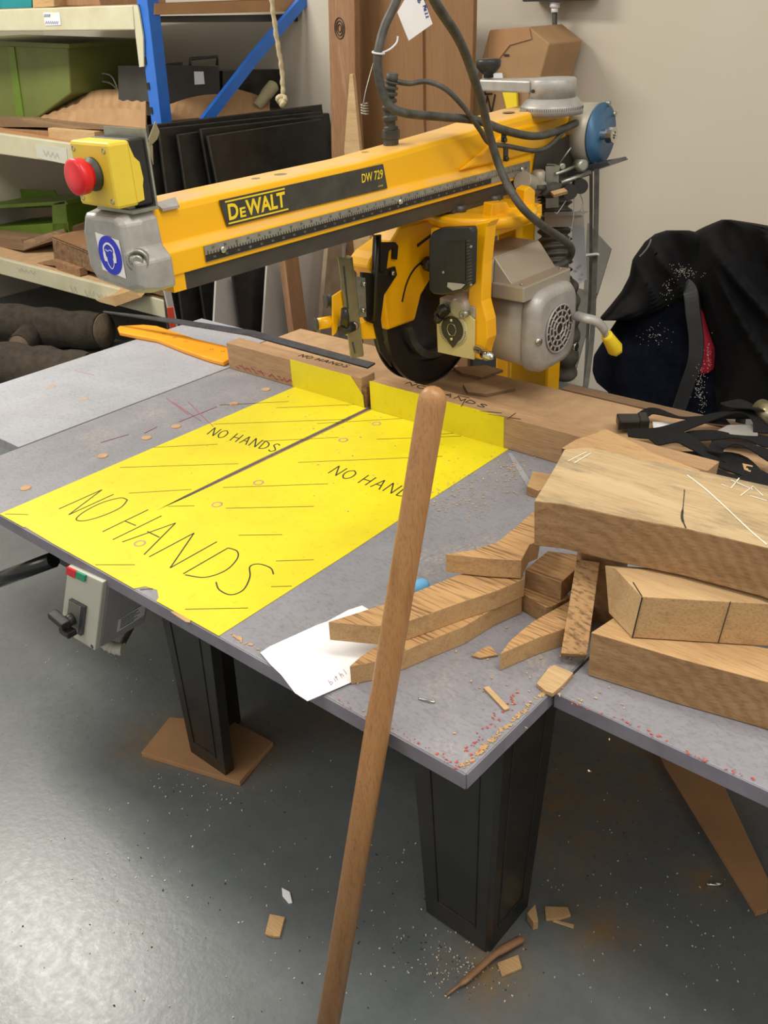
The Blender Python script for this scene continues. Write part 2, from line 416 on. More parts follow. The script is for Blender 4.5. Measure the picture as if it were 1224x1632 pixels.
# hand lettering: strokes given in photograph pixels, laid on the table plane
def stroke(b, pts, wd=.0023, z=.0013):
    q = smoothpath([P(x, y, z) for x, y in pts], 5) if len(pts) > 2 else [P(x, y, z) for x, y in pts]
    b.ribbon(q, wd, (0, 0, 1), .0004)
def zx(x, y): return (x / 2.448, 760 + y / 2.448)
L1 = [[(230, 125), (398, 50)], [(398, 50), (268, 148)], [(268, 148), (443, 68)],
      [(497, 90), (470, 82), (400, 100), (330, 135), (297, 165), (330, 171), (400, 152), (470, 120), (497, 90)],
      [(400, 214), (578, 128)], [(440, 245), (630, 152)], [(487, 172), (530, 190)],
      [(477, 254), (685, 180)], [(685, 180), (562, 303)], [(575, 213), (622, 236)],
      [(582, 312), (757, 219)], [(757, 219), (664, 355)], [(664, 355), (846, 253)],
      [(715, 378), (890, 277)], [(890, 277), (925, 290), (925, 320), (880, 365), (800, 392), (722, 382)],
      [(1067, 380), (1055, 355), (1010, 340), (975, 350), (975, 390), (950, 440), (900, 460), (855, 440), (843, 410)]]
b = B()
for st in L1: stroke(b, [zx(*p) for p in st])
b.build('large_lettering', 'ink', tbl, label='large handwritten NO HANDS in black ink')
def quick(word, origin, ux, uy, h):      # thin hand strokes for NO HANDS in a local frame
    G = {'N': [[(0, 0), (.1, 1)], [(.1, 1), (.55, 0)], [(.55, 0), (.68, 1)]],
         'O': [[(.35, 1), (.08, .75), (.05, .3), (.3, 0), (.6, .25), (.62, .75), (.35, 1)]],
         'H': [[(0, 0), (.08, 1)], [(.5, 0), (.6, 1)], [(.05, .5), (.55, .5)]],
         'A': [[(0, 0), (.35, 1)], [(.35, 1), (.6, 0)], [(.15, .4), (.5, .4)]],
         'D': [[(.05, 0), (.1, 1)], [(.1, 1), (.5, .8), (.6, .45), (.4, .1), (.05, 0)]],
         'S': [[(.55, .9), (.3, 1), (.12, .75), (.35, .5), (.5, .25), (.25, 0), (.02, .12)]],
         'M': [[(0, 0), (.1, 1)], [(.1, 1), (.35, .3)], [(.35, .3), (.6, 1)], [(.6, 1), (.7, 0)]],
         'e': [[(.05, .3), (.4, .35), (.3, .6), (.08, .4), (.15, .05), (.45, .1)]],
         'z': [[(.05, .6), (.45, .6)], [(.45, .6), (.05, 0)], [(.05, 0), (.5, .05)]],
         'E': [[(0, 0), (0, 1)], [(0, 1), (.5, 1)], [(0, .5), (.4, .5)], [(0, 0), (.5, 0)]],
         'b': [[(.05, 1), (.05, 0)], [(.05, 0), (.4, .1), (.4, .4), (.05, .5)]], 'i': [[(.1, .6), (.1, 0)]], 't': [[(.15, .9), (.15, 0)], [(0, .6), (.35, .6)]],
         'h': [[(.05, 1), (.05, 0)], [(.05, .4), (.3, .6), (.4, 0)]], '1': [[(.1, 1), (.1, 0)]], 'l': [[(.1, 1), (.1, 0)]],
         ' ': []}
    x = 0; out = []
    for ch in word:
        for st in G[ch]: out.append([origin + ux * ((x + p[0]) * h) + uy * (p[1] * h) for p in st])
        x += .45 if ch == ' ' else (.3 if ch in 'i1l' else .85)
    return out
def letters(b, word, o, e, upv, h, wd, N=(0, 0, 1), lift=.0013):
    ux = (Vector(e) - Vector(o)); L = ux.length
    tmp = quick(word, Vector(o), ux.normalized(), Vector(upv).normalized(), h)
    mx = max((p - Vector(o)).dot(ux.normalized()) for st in tmp for p in st); sc = L / mx
    N = Vector(N).normalized()
    for st in tmp:
        q = []
        for p in st:
            d = p - Vector(o); a = d.dot(ux.normalized()); q.append(Vector(o) + ux.normalized() * a * sc + (d - ux.normalized() * a) + N * lift)
        b.ribbon(smoothpath(q, 4) if len(q) > 2 else q, wd, N, .0004)
b = B()
letters(b, 'NO HANDS', P(330, 693), P(434, 721), P(345, 675) - P(330, 693), .04, .0028)
b.build('small_lettering', 'ink', tbl, label='smaller handwritten NO HANDS left of saw cut')
b = B()
letters(b, 'NO HANDS', P(523, 755), P(662, 800), P(538, 745) - P(523, 757), .038, .0026)
b.build('small_lettering', 'ink', tbl, label='smaller handwritten NO HANDS right of saw cut')
b = B()
for a, c in (((245, 713), (347, 708)), ((191, 745), (380, 739)), ((205, 786), (305, 780)), ((268, 807), (310, 806)), ((360, 810), (500, 807)), ((380, 853), (450, 852)), ((355, 777), (523, 771)),
             ((418, 703), (540, 697)), ((505, 675), (640, 667)), ((660, 695), (755, 688)), ((350, 645), (460, 640)), ((340, 676), (560, 668)), ((460, 600), (500, 606)), ((440, 650), (580, 644)),
             ((440, 894), (500, 892)), ((152, 900), (215, 900)), ((223, 939), (243, 938)), ((295, 971), (395, 969)), ((432, 935), (465, 934)), ((8, 819), (45, 820)), ((475, 737), (705, 727)), ((600, 700), (735, 695))):
    stroke(b, [a, c], .0016)
b.build('hatch_lines', 'ink_soft', tbl, label='thin black hatch lines ruled across yellow zone', kind='stuff')
# countersunk bolt holes
b = B()
for x, y in ((82, 617), (134, 636), (269, 552), (320, 569), (373, 644), (281, 680), (234, 698), (164, 727), (41, 778), (600, 676), (547, 702), (412, 770), (346, 805), (223, 867), (424, 621)):
    q = P(x, y, 0); b.lathe(q, (0, 0, 1), [(.0001, .0115), (.0014, .011), (.0014, .008), (.0004, .005)], 14)
b.build('plugged_bolt_hole', 'mdf', tbl, label='filled bolt holes in tabletop', kind='stuff')
# worn corners: bare timber and red primer showing through
b = B()
def chips(b, pts, n, z, rad, smin, smax):
    for _ in range(n):
        i = random.randrange(len(pts) - 1); t = random.random()
        a, c = pts[i], pts[i + 1]
        q = P(a[0] + (c[0] - a[0]) * t, a[1] + (c[1] - a[1]) * t, z) + Vector((random.uniform(-rad, rad), random.uniform(-rad, rad), 0))
        b.flakes(1, lambda: q, smin, smax, z, .0004)
chips(b, [(738, 1222), (800, 1165), (868, 1104)], 90, .0002, .003, .0015, .004)
chips(b, [(362, 1008), (420, 1040)], 10, .0002, .002, .002, .006)
b.build('worn_timber_edge', 'oak', tbl, label='bare timber showing at worn edge', kind='stuff')
b = B()
chips(b, [(520, 1108), (600, 1150), (700, 1205), (735, 1222)], 40, .0004, .006, .0006, .0022)
chips(b, [(738, 1215), (790, 1150), (830, 1110)], 45, .0004, .010, .0006, .0025)
b.build('red_paint_marks', paint('red_primer', 'C8503C', 'B2453F', .7), tbl, label='red paint chips along tabletop edge', kind='stuff')
b = B()
for a, c in (((118, 640 - 50), (150, 598)), ((275, 640), (320, 670)), ((265, 634), (300, 660)), ((285, 672), (345, 648)), ((160, 705), (205, 692)), ((300, 640), (340, 680)), ((230, 690), (250, 680))):
    stroke(b, [a, c], .0022, .0009)
b.build('red_pencil_lines', paint('red_pencil', 'A66A74', '9B5F6A', .7), tbl, label='faint red lines scribbled on grey tabletop')
b = B(); b.ribbon([P(812, 722, .0005), P(836, 760, .0005), P(862, 800, .0005)], [.008, .012, .014], (0, 0, 1), .0005); b.build('sanded_streak', 'grey_light', tbl, label='pale scraped streak beside yellow zone')
b = B(); b.prism([P(x, y, .0008) for x, y in ((272, 975), (290, 971), (304, 983), (303, 992), (296, 991), (282, 982))], (0, 0, -.0006)); b.build('chipped_edge', 'oak', tbl, label='chipped bare timber at front edge of yellow zone')
# legs: tapered pressed steel
def leg(c0, c1, sd, w0, w1, d0, d1):
    """pressed steel L-section: c0/c1 outer corner at floor/top, sd = direction of the front plate, w widths, d depths"""
    zb, zt2 = FZ + .001, -TH - .001; T = .010; b = B()
    def sec(c, w_, d, z):
        return [Vector(p) for p in ((c[0] + sd * .006, c[1], z), (c[0] + sd * w_, c[1], z), (c[0] + sd * w_, c[1] + .022, z), (c[0] + sd * (w_ - T), c[1] + .022, z), (c[0] + sd * (w_ - T), c[1] + T, z), (c[0] + sd * T, c[1] + T, z), (c[0] + sd * T, c[1] + d, z), (c[0], c[1] + d, z), (c[0], c[1] + .006, z))]
    A = [b.bm.verts.new(p) for p in sec(c0, w0, d0, zb)]; Z = [b.bm.verts.new(p) for p in sec(c1, w1, d1, zt2)]
    n = len(A)
    for i in range(n): b._f([A[i], A[(i + 1) % n], Z[(i + 1) % n], Z[i]])
    b._f(A[::-1]); b._f(Z)
    def pt(face, u, v, off):
        t = v; cx = c0[0] + (c1[0] - c0[0]) * t; cy = c0[1] + (c1[1] - c0[1]) * t; z = zb + (zt2 - zb) * t
        w_ = w0 + (w1 - w0) * t; d = d0 + (d1 - d0) * t
        return Vector((cx + sd * w_ * u, cy - off, z)) if face == 'f' else Vector((cx - sd * off, cy + d * u, z))
    for face in 'fs':
        for u0, u1, v0, v1 in ((.2, .225, .1, .97), (.775, .8, .1, .97), (.2, .8, .1, .108)):
            b.hexa([pt(face, u0, v0, -.004), pt(face, u1, v0, -.004), pt(face, u1, v1, -.004), pt(face, u0, v1, -.004), pt(face, u0, v0, .0018), pt(face, u1, v0, .0018), pt(face, u1, v1, .0018), pt(face, u0, v1, .0018)])
    return b.build('leg', 'leg', tbl, bevel=.0012)
leg((.814, -.676), (.850, -.705), -1, .124, .156, .113, .14)
leg((.086, -.685), (.118, -.712), 1, .112, .150, .13, .15)
leg((.814, .16), (.850, .13), -1, .124, .156, .113, .14)
leg((.086, .16), (.118, .13), 1, .112, .150, .113, .14)
# bracing frame bar and switch side bracket below the left half
b = B(); b.tube([P(-30, 935, -.2), P(85, 892, -.1)], .016, 8); b.mm(-.2, -.12, -.72, -.70, -.13, -TH); b.build('frame_bar', 'black_gloss', tbl, label='black steel bar below left half of table')
b = B(); b.mm(-.45, .8, -.06, .0, -.08, -TH); b.mm(-.45, .8, .25, .3, -.08, -TH); b.build('under_rail', 'leg', tbl)

# side boards, each its own piece
b = B(); b.mm(-.908, -.493, -.603, .045, -.022, .001)
lb = b.build('worktop_extension', 'grey_light', label='pale grey painted worktop board left of the yellow zone', cat='worktop', bevel=.001)
b = B(); b.mm(-.905, -.575, .05, .25, -.022, .001); b.build('worktop_extension', 'grey_light', label='small pale grey board behind the orange push stick', cat='worktop', bevel=.001)
rext = thing('worktop_extension', 'grey painted worktop board under the stacked oak blocks at right', 'worktop', (1.3, -.3, FZ))
b = B(); b.mm(.862, 1.9, -.597, .045, -.024, -.0005); b.build('tabletop', 'grey', rext, bevel=.001)
b = B(); b.mm(.862, 1.9, -.599, -.597, -.024, -.0015); b.build('edge_band', 'grey_edge', rext)
b = B(); b.mm(1.78, 1.86, -.55, -.47, FZ, -.024); b.mm(1.78, 1.86, -.05, .03, FZ, -.024); b.build('leg', 'leg', rext)
b = B(); chips(b, [(905, 1120), (1000, 1152), (1100, 1200), (1215, 1248)], 40, .0002, .004, .0006, .0024)
b.build('red_paint_marks', paint('red_primer_chips', 'C8503C', 'B2453F', .7), rext, label='red paint chips along front edge', kind='stuff')
for o_, (x0, x1, y0, y1, nm, lab) in enumerate(((-.57, 1.15, .052, .345, 'rear_board', 'dusty tan board behind the fence under the motor'),)):
    b = B(); b.mm(x0, x1, y0, y1, -.02, .0005); b.build(nm, 'mdf', label=lab, cat='board', bevel=.001)
b = B(); b.mm(.30, 1.3, .35, .385, -.03, .002); b.build('rear_batten', 'walnut', label='narrow weathered batten along the rear edge of table', cat='batten', bevel=.001)

# fence: two timber lengths with yellow painted ends
FH = .071; FT = .047
fl = thing('fence_board', 'left timber fence length with yellow painted right end', 'fence', (-.24, .02, 0))
b = B(); b.prism([(-.487, 0, 0), (-.487, 0, FH), (-.487, FT, FH), (-.487, FT, 0)], (.470, 0, 0)); b.build('timber', 'fence_wood', fl, bevel=.002)
b = B(); b.prism([Vector((x, -.0012, z)) for x, z in ((-.249, .001), (-.012, .001), (-.014, .03), (-.03, .048), (-.05, FH - .001), (-.249, FH))], (0, .0012, 0)); b.build('painted_face', 'zone', fl, label='yellow painted front face')
b = B(); letters(b, 'NO HANDS', P(475, 568, FH), P(552, 586, FH), (0, .5, 0), .016, .0018, lift=.001); b.build('lettering', 'ink', fl, label='handwritten NO HANDS on top of fence')
b = B(); b.prism([(-.019, 0, 0), (-.006, .004, 0), (-.006, .04, 0), (-.019, FT, 0)], (0, 0, .05)); b.build('splintered_end', 'waney', fl)
b = B()
for i_ in range(9):
    x_ = -.46 + i_ * .012; b.ribbon([(x_, -.0006, .012 + (i_ % 3) * .004), (x_ + .012, -.0006, .008 + (i_ % 2) * .008)], .0022, (0, -1, 0), .0005)
for i_ in range(8):
    x_ = -.335 + i_ * .011; b.ribbon([(x_, -.0006, .010 + (i_ % 2) * .008), (x_ + .011, -.0006, .016 - (i_ % 3) * .004)], .003, (0, -1, 0), .0005)
b.build('red_scribble', paint('red_crayon', 'A04A48', '94403F', .7), fl, label='red scribble low on the fence face', kind='stuff')
fr = thing('fence_board', 'right timber fence length with yellow painted left end', 'fence', (.4, .02, 0))
b = B(); b.prism([(.008, 0, 0), (.008, 0, FH - .006), (.014, 0, FH), (.014, FT, FH), (.008, FT, 0)], (.79, 0, 0)); b.build('timber', 'fence_wood', fr, bevel=.002)
b = B(); b.mm(.009, .374, -.0012, 0, .001, FH - .001); b.build('painted_face', 'zone', fr, label='yellow painted front face')
b = B(); letters(b, 'NO HANDS', P(646, 612, FH), P(770, 650, FH), (0, .5, 0), .015, .0018, lift=.001)
for a, c in (((735, 648), (742, 636)), ((765, 655), (800, 658)), ((778, 660), (830, 668)), ((730, 630), (748, 634)), ((808, 668), (822, 658))): b.ribbon([P(*a, FH + .001), P(*c, FH + .001)], .0015, (0, 0, 1), .0004)
b.build('lettering', 'ink', fr, label='handwritten NO on top of fence')

# steel straight bar behind the left fence
b = B(); A1, A2 = P(165, 497, .05), P(592, 583, .074)
b.ribbon([A1, P(280, 512, .060), P(400, 531, .069), A2], [.006, .022, .026, .026], (0, -.15, 1), .004)
b.build('steel_straightedge', 'dark_steel', label='long thin grey steel bar lying behind the left fence', cat='steel bar')

# orange push stick
b = B(); zp = .014
pts = [(187, 522), (190, 519), (230, 517), (250, 519), (290, 532), (310, 539), (360, 551), (368, 556), (366, 572), (356, 577), (344, 574), (330, 570), (290, 556), (250, 540), (205, 532), (190, 529)]
b.prism([P(x, y, zp) for x, y in pts], (0, 0, -.012))
ps = thing('push_stick', 'orange plastic push stick with a row of holes beside the left fence', 'push stick', P(280, 545, 0.001))
o = b.build('handle', 'orange', ps, bevel=.003)
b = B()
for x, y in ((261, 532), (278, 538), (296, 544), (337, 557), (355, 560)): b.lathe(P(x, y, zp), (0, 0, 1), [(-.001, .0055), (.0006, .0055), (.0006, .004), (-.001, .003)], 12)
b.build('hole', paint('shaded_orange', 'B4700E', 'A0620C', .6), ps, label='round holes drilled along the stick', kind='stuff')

# ------------------------------------------------------------------ radial arm saw
saw = thing('radial_arm_saw', 'yellow radial arm saw with black label on the long arm above the table', 'saw', (.08, .55, FZ))
# arm
AX0, AX1 = .015, .105
def armz(y):      # top of the arm
    for (a, za), (c, zc) in (((-.6, .556), (-.1, .558)), ((-.1, .558), (.3, .576)), ((.3, .576), (.42, .588)), ((.42, .588), (.8, .585))):
        if y <= c: return za + (zc - za) * (y - a) / (c - a)
    return .585
secs = []
b = B()
for y in (-.576, -.5, -.3, -.1, .1, .25, .36, .5, .62, .655):
    zt_ = armz(y); fl_ = max(0, (y - .1)) * .10
    r0, r1 = AX1 + fl_ * .25, .125
    l0, l1 = AX0 - fl_ * .3, -.005 - fl_ * .25
    zb = .451
    prof = [(l0 + .012, zt_), (r0 - .012, zt_), (r0 - .003, zt_ - .004), (r0, zt_ - .013), (r0 + .001, .497), (r1, .487), (r1, zb), (r1 - .004, zb), (l1 + .004, zb), (l1, zb), (l1, .487), (l0, .5), (l0, zt_ - .012)]
    secs.append([b.bm.verts.new((x, y, z)) for x, z in prof])
for a, c in zip(secs, secs[1:]):
    for j in range(len(a)): b._f([a[j], a[(j + 1) % len(a)], c[(j + 1) % len(a)], c[j]])
b._f(secs[0]); b._f(secs[-1][::-1])
arm = b.build('arm', 'arm_yellow', saw, bevel=.002)
b = B(); b.mm(.0, .1215, -.572, -.547, .424, .452); b.build('arm_front_flange', 'saw_yellow', arm)
b = B(); b.mm(.003, .1185, -.548, .62, .4225, .451); b.build('arm_track', 'strip', arm, label='black track strip along bottom of arm')
b = B(); b.mm(.0, .012, -.50, .6, .416, .43); b.build('inner_rail', 'cast', arm)
# recessed bulge at the back side of the arm
b = B(); b.prism([Vector((.108, y, z)) for y, z in ((.2, .50), (.38, .560), (.64, .562), (.64, .50), (.36, .497))], (.012, 0, 0)); b.build('arm_side_panel', 'saw_yellow', arm, bevel=.005)
# label
SXX = .108
b = B(); lab = [(-.447, .545), (-.437, .501), (-.026, .499), (-.036, .545)]
b.prism([Vector((SXX, y, z)) for y, z in lab], (.0012, 0, 0)); nb = b.build('name_plate', 'label_black', arm, label='black name plate')
b = B()
text_into(b, 'D', (SXX + .0014, -.432, .5105), (0, 1, 0), (0, 0, 1), .026, .022, .03)
text_into(b, 'E', (SXX + .0014, -.407, .5105), (0, 1, 0), (0, 0, 1), .016, .013, .03)
text_into(b, 'WALT', (SXX + .0014, -.393, .5105), (0, 1, 0), (0, 0, 1), .026, .092, .03)
b.mm(SXX + .001, SXX + .0022, -.434, -.296, .5045, .5068); b.mm(SXX + .001, SXX + .0022, -.436, -.300, .5395, .5418)
text_into(b, 'DW 729', (SXX + .0014, -.100, .5195), (0, 1, 0), (0, 0, 1), .0165, .061, .012)
text_into(b, '603740-00', (SXX + .0014, -.054, .505), (0, 1, 0), (0, 0, 1), .003, .014)
b.build('plate_lettering', 'label_yellow', nb, label='yellow lettering DEWALT DW 729', kind='stuff')
# rule
RX = .1265
b = B(); b.mm(RX, RX + .0015, -.505, .455, .459, .485); rl = b.build('scale_rule', 'rule', arm, label='grey metal measuring rule')
b = B(); b.mm(RX + .0012, RX + .002, -.505, .30, .460, .4705)
for i in range(150):
    y = -.50 + i * .0063
    b.mm(RX + .001, RX + .0021, y, y + .0012, .4705, .4745 if i % 5 else .477)
b.build('rule_band', 'ink', rl, label='black band and ticks')
b = B()
for i in range(36):
    text_into(b, str(37 - i), (RX + .0016, -.49 + i * .0252, .478), (0, 1, 0), (0, 0, 1), .004, None)
b.build('rule_numbers', 'ink', rl)
b = B()
for i in range(30): text_into(b, str(94 - 2 * i), (RX + .0023, -.49 + i * .026, .463), (0, 1, 0), (0, 0, 1), .004, None)
b.build('rule_numbers', 'rule', rl)
for y in (-.468, -.012, .42):
    b = B(); b.lathe((RX + .001, y, .4725), (1, 0, 0), [(0, .006), (.003, .006), (.005, .004)], 12); b.build('rule_screw', 'chrome', arm)
# dents / knockouts on top of the arm
b = B()
for y, x, r_ in ((-.32, .06, .008), (-.27, .07, .012), (.45, .07, .014), (-.02, .05, .008)): b.lathe((x, y, armz(y) - .0005), (0, 0, 1), [(0, r_), (.0008, r_)], 16)
b.build('arm_knockout', paint('knockout', '8A7A5A', '6E6046', .7), arm)
b = B(); b.prism([Vector((.095, -.563, .5555)), Vector((.112, -.563, .548)), Vector((.112, -.53, .548)), Vector((.095, -.523, .5575))], (0, 0, .004)); b.build('arm_lip', 'cast', arm)
# end cap
b = B()
cs = []
for y, e in ((-.574, 0), (-.606, .0), (-.630, .005), (-.638, .012)):
    prof = [(.0 + e, .552 - e * .6), (.100 - e, .554 - e * .6), (.112 - e, .54), (.116 - e, .5), (.134 - e * .7, .485), (.134 - e * .7, .438 + e), (.108 - e, .430 + e), (.0 + e, .438 + e), (-.014 + e, .455 + e), (-.012 + e, .53 - e)]
    cs.append([b.bm.verts.new((x, y, z)) for x, z in prof])
for a, c in zip(cs, cs[1:]):
    for j in range(len(a)): b._f([a[j], a[(j + 1) % len(a)], c[(j + 1) % len(a)], c[j]])
b._f(cs[0]); b._f(cs[-1][::-1])
cap = b.build('end_cap', 'cast', saw, bevel=.004, label='grey cast end cap of the arm')
b = B(); b.lathe((.121, -.630, .487), (.9, -1, 0), [(-.012, .017), (.002, .017), (.0, .0125), (-.006, .0120)], 20); b.lathe((.121, -.630, .487), (.9, -1, 0), [(-.006, .0095), (.004, .0095), (.005, .007)], 16); b.build('cap_bolt', 'galv', cap)
# ear protection sign
def onface(u, v, d=.0006): return Vector((.036 + u * .84, -.6388 - d, .462 + v * .80))
sg = B(); sg.prism([onface(*p, 0) for p in ((0, .004), (.072, -.004), (.070, .068), (-.002, .076))], (0, -.0008, 0)); sgo = sg.build('ear_protection_sticker', 'white', cap, label='white sticker with blue ear-protection sign')
b = B(); b.lathe(onface(.035, .036), (0, -1, 0), [(0.0004, .030), (.0010, .030)], 40); sb_ = b.build('sign_disc', 'sign_blue', sgo)
def rl_(b, pts, wd): b.ribbon(smoothpath([onface(.035 + x, .036 + y, .0022) for x, y in pts], 5), wd, (0, -1, 0), .0005)
b = B()
rl_(b, [(-.0165, .0), (-.0155, .014), (-.007, .0215), (0, .023), (.007, .0215), (.0155, .014), (.0165, .0)], .003)
for sx_ in (-1, 1): b.prism([onface(.035 + sx_ * x, .036 + y, .002) for x, y in ((.011, -.013), (.018, -.012), (.0195, -.006), (.0195, .004), (.016, .008), (.0125, .006))], (0, -.0006, 0))
rl_(b, [(-.0105, -.004), (-.0095, -.016), (-.004, -.0235), (0, -.0255), (.004, -.0235), (.0095, -.016), (.0105, -.004)], .0012)
rl_(b, [(-.0105, .011), (-.004, .008), (.0, .010), (.005, .011), (.0105, .009)], .001)
b.build('sign_symbol', 'white', sgo)
# emergency stop box
es = thing('emergency_stop', 'yellow emergency stop box with red mushroom button on the arm end', 'emergency stop', (.06, -.61, .556))
b = B(); b.mm(.02, .113, -.618, -.57, .553, .558); b.mm(.008, .113, -.574, -.5705, .557, .668); b.mm(.03, .095, -.612, -.60, .555, .565); b.build('mounting_plate', 'galv', es)
b = B(); b.mm(.010, .110, -.640, -.600, .563, .656); yb_ = b.build('box_front', 'estop_yellow', es, bevel=.005)
b = B(); b.mm(.012, .110, -.603, -.575, .562, .657); b.build('box_back', 'black', es, bevel=.003, label='black rear half of the box')
b = B(); b.prism([Vector((.1112, y, z)) for y, z in ((-.605, .653), (-.598, .632), (-.590, .624), (-.588, .6), (-.591, .59), (-.592, .57), (-.605, .568))], (-.003, 0, 0)); b.build('box_front_edge', 'estop_yellow', es)
BC = Vector((.063, -.640, .611))
b = B(); b.lathe(BC, (0, -1, 0), [(0, .024), (.005, .024), (.008, .019), (.012, .019)], 28); b.build('button_collar', 'rubber', es)
b = B(); b.lathe(BC, (0, -1, 0), [(.006, .018), (.014, .020), (.018, .0255), (.030, .0265), (.034, .0255), (.036, .021), (.0365, .0)], 36); b.build('button', 'red', es)
for x, z in ((.021, .645), (.099, .645), (.021, .574), (.099, .574)):
    b = B(); b.lathe((x, -.6405, z), (0, -1, 0), [(-.002, .0042), (.0005, .0042), (.0, .003), (-.001, .002)], 12); b.build('box_screw', 'galv', es)

# cable gland on the arm
b = B(); G0 = P(623, 236, .559); pr = [(0, .0155), (.018, .0155), (.019, .0180), (.034, .0180), (.036, .015)]
b.lathe(G0, (0.06, 0, 1), pr, 8, False); b.build('gland_nut', 'rubber', saw)
b = B(); gp = smoothpath([G0 + Vector((.002, 0, .034)), G0 + Vector((.0, .0, .075)), G0 + Vector((.004, .0, .105)), G0 + Vector((.008, .002, .125))], 30)
rad = [.0105 + .0045 * (math.sin(i / len(gp) * math.pi * 2 * 7) > 0) for i in range(len(gp))]
b.tube(gp, rad, 16); b.tube([gp[-1] - Vector((0, 0, .004)), gp[-1] + Vector((.002, 0, .012))], .0115, 14)
b.build('ribbed_strain_relief', 'rubber', saw)
GT = gp[-1]

# column, crank, reel
b = B(); b.prism([(.004, .51, FZ + .1), (.012, .50, FZ + .1), (.068, .50, FZ + .1), (.076, .508, FZ + .1), (.076, .57, FZ + .1), (.004, .57, FZ + .1)], (0, 0, .95)); b.build('column', 'saw_yellow', saw, bevel=.003)
b = B(); b.mm(.085, .203, .45, .51, -.42, .06); b.mm(.07, .13, .455, .56, -.42, .06); b.build('column_base', 'saw_yellow', saw, bevel=.008)
b = B(); b.mm(-.05, .25, .40, .75, FZ, -.42); b.build('base_frame', 'leg', saw)
CC = Vector((.122, .55, 0))
b = B(); b.lathe(CC + Vector((0, 0, .575)), (0, 0, 1), [(0, .0715), (.018, .0715), (.021, .069), (.034, .058), (.036, .05)], 40); b.build('angle_ring', 'cast', saw, label='round graduated cast ring on top of column')
b = B()
for i in range(90):
    a = i / 90 * 6.283; b.box(CC + Vector((math.cos(a) * .0716, math.sin(a) * .0716, .589)), (.0006, .0012, .006), Matrix.Rotation(a, 3, 'Z'))
b.build('ring_ticks', 'dark_steel', saw)
b = B(); b.lathe(CC + Vector((0, 0, .609)), (0, 0, 1), [(0, .053), (.038, .054), (.042, .050), (.043, .0)], 36)
b.build('crank_hub', 'cast', saw)
b = B(); KN = Vector((-.056, .55, .662))
b.prism([CC + Vector((-.03, -.048, .648)), CC + Vector((-.045, .048, .648)), Vector((KN.x - .012, KN.y + .02, .648)), Vector((KN.x - .026, KN.y, .648)), Vector((KN.x - .012, KN.y - .02, .648))], (0, 0, -.026)); b.build('crank_arm', 'cast', saw, bevel=.004)
b = B(); b.lathe((KN.x, KN.y, .650), (0, 0, 1), [(0, .012), (.008, .012), (.012, .019), (.024, .029), (.036, .030), (.040, .028), (.042, .02)], 28); b.build('crank_knob', 'black', saw, label='black crank knob')
b = B(); b.lathe((.103, .497, .627), (0, -1, 0), [(-.002, .004), (.0008, .004)], 12); b.build('hub_hole', 'ink', saw)
b = B(); b.lathe((.088, .49, .585), (.3, -1, 0), [(0, .006), (.012, .006), (.014, .01), (.018, .009)], 8); b.build('clamp_screw', 'galv', saw)
rel = thing('cable_reel', 'round grey retractor reel with blue face at the back of the arm', 'reel', (.16, .69, .44))
RC = Vector((.12, .69, .517))
b = B(); b.lathe(RC, (1, 0, 0), [(-.01, .05), (0, .070), (.052, .071), (.054, .0)], 40); b.build('drum', 'motor', rel, label='dusty grey drum')
b = B(); b.lathe(RC + Vector((.054, 0, 0)), (1, 0, 0), [(0, .071), (.004, .071), (.0045, .0)], 40); b.build('face_plate', 'reel_blue', rel, label='blue painted face disc')
b = B(); b.lathe(RC + Vector((.058, 0, 0)), (1, 0, 0), [(0, .012), (.018, .012), (.018, .019), (.034, .018), (.034, .009), (.026, .008)], 12, False); b.build('tension_knob', 'chrome', rel)
b = B()
for a in (1.2, .6, -1.9): b.cyl(RC + Vector((.05, math.cos(a) * .071, math.sin(a) * .071)), RC + Vector((.062, math.cos(a) * .071, math.sin(a) * .071)), .006, seg=8)
b.build('rim_bolt', 'galv', rel)
# rear bracket: flat plate with two black uprights
rb = thing('cable_stand', 'thin black upright stand behind the motor carrying the cable reel', 'stand', PY(935, 628, .46))
b = B(); pz = .438
b.prism([PY(800, 287, .62), PY(890, 272, .62), PY(968, 258, .62), PY(972, 263, .62), PY(900, 288, .62)], (0, .09, 0)); b.build('top_plate', 'dark_steel', rb)
b = B()
b.ribbon(smoothpath([PY(951, 270, .6), PY(950, 350, .6), PY(947, 450, .58), PY(944, 530, .55), PY(936, 600, .5), PY(930, 632, .46)], 6), .012, (.5, -.86, 0), .014)
b.build('upright', 'cable', rb)
b = B()
b.ribbon(smoothpath([PY(942, 272, .62), PY(942, 350, .62), PY(941, 450, .6), PY(936, 540, .56), PY(933, 600, .5), PY(930, 630, .47)], 6), .008, (.5, -.86, 0), .01)
b.build('upright', 'cable', rb)
b = B(); b.ribbon([PY(936, 407, .575), PY(953, 405, .575)], .005, (.2, -.9, .3), .024); b.build('cable_tie', 'label_white', rb)

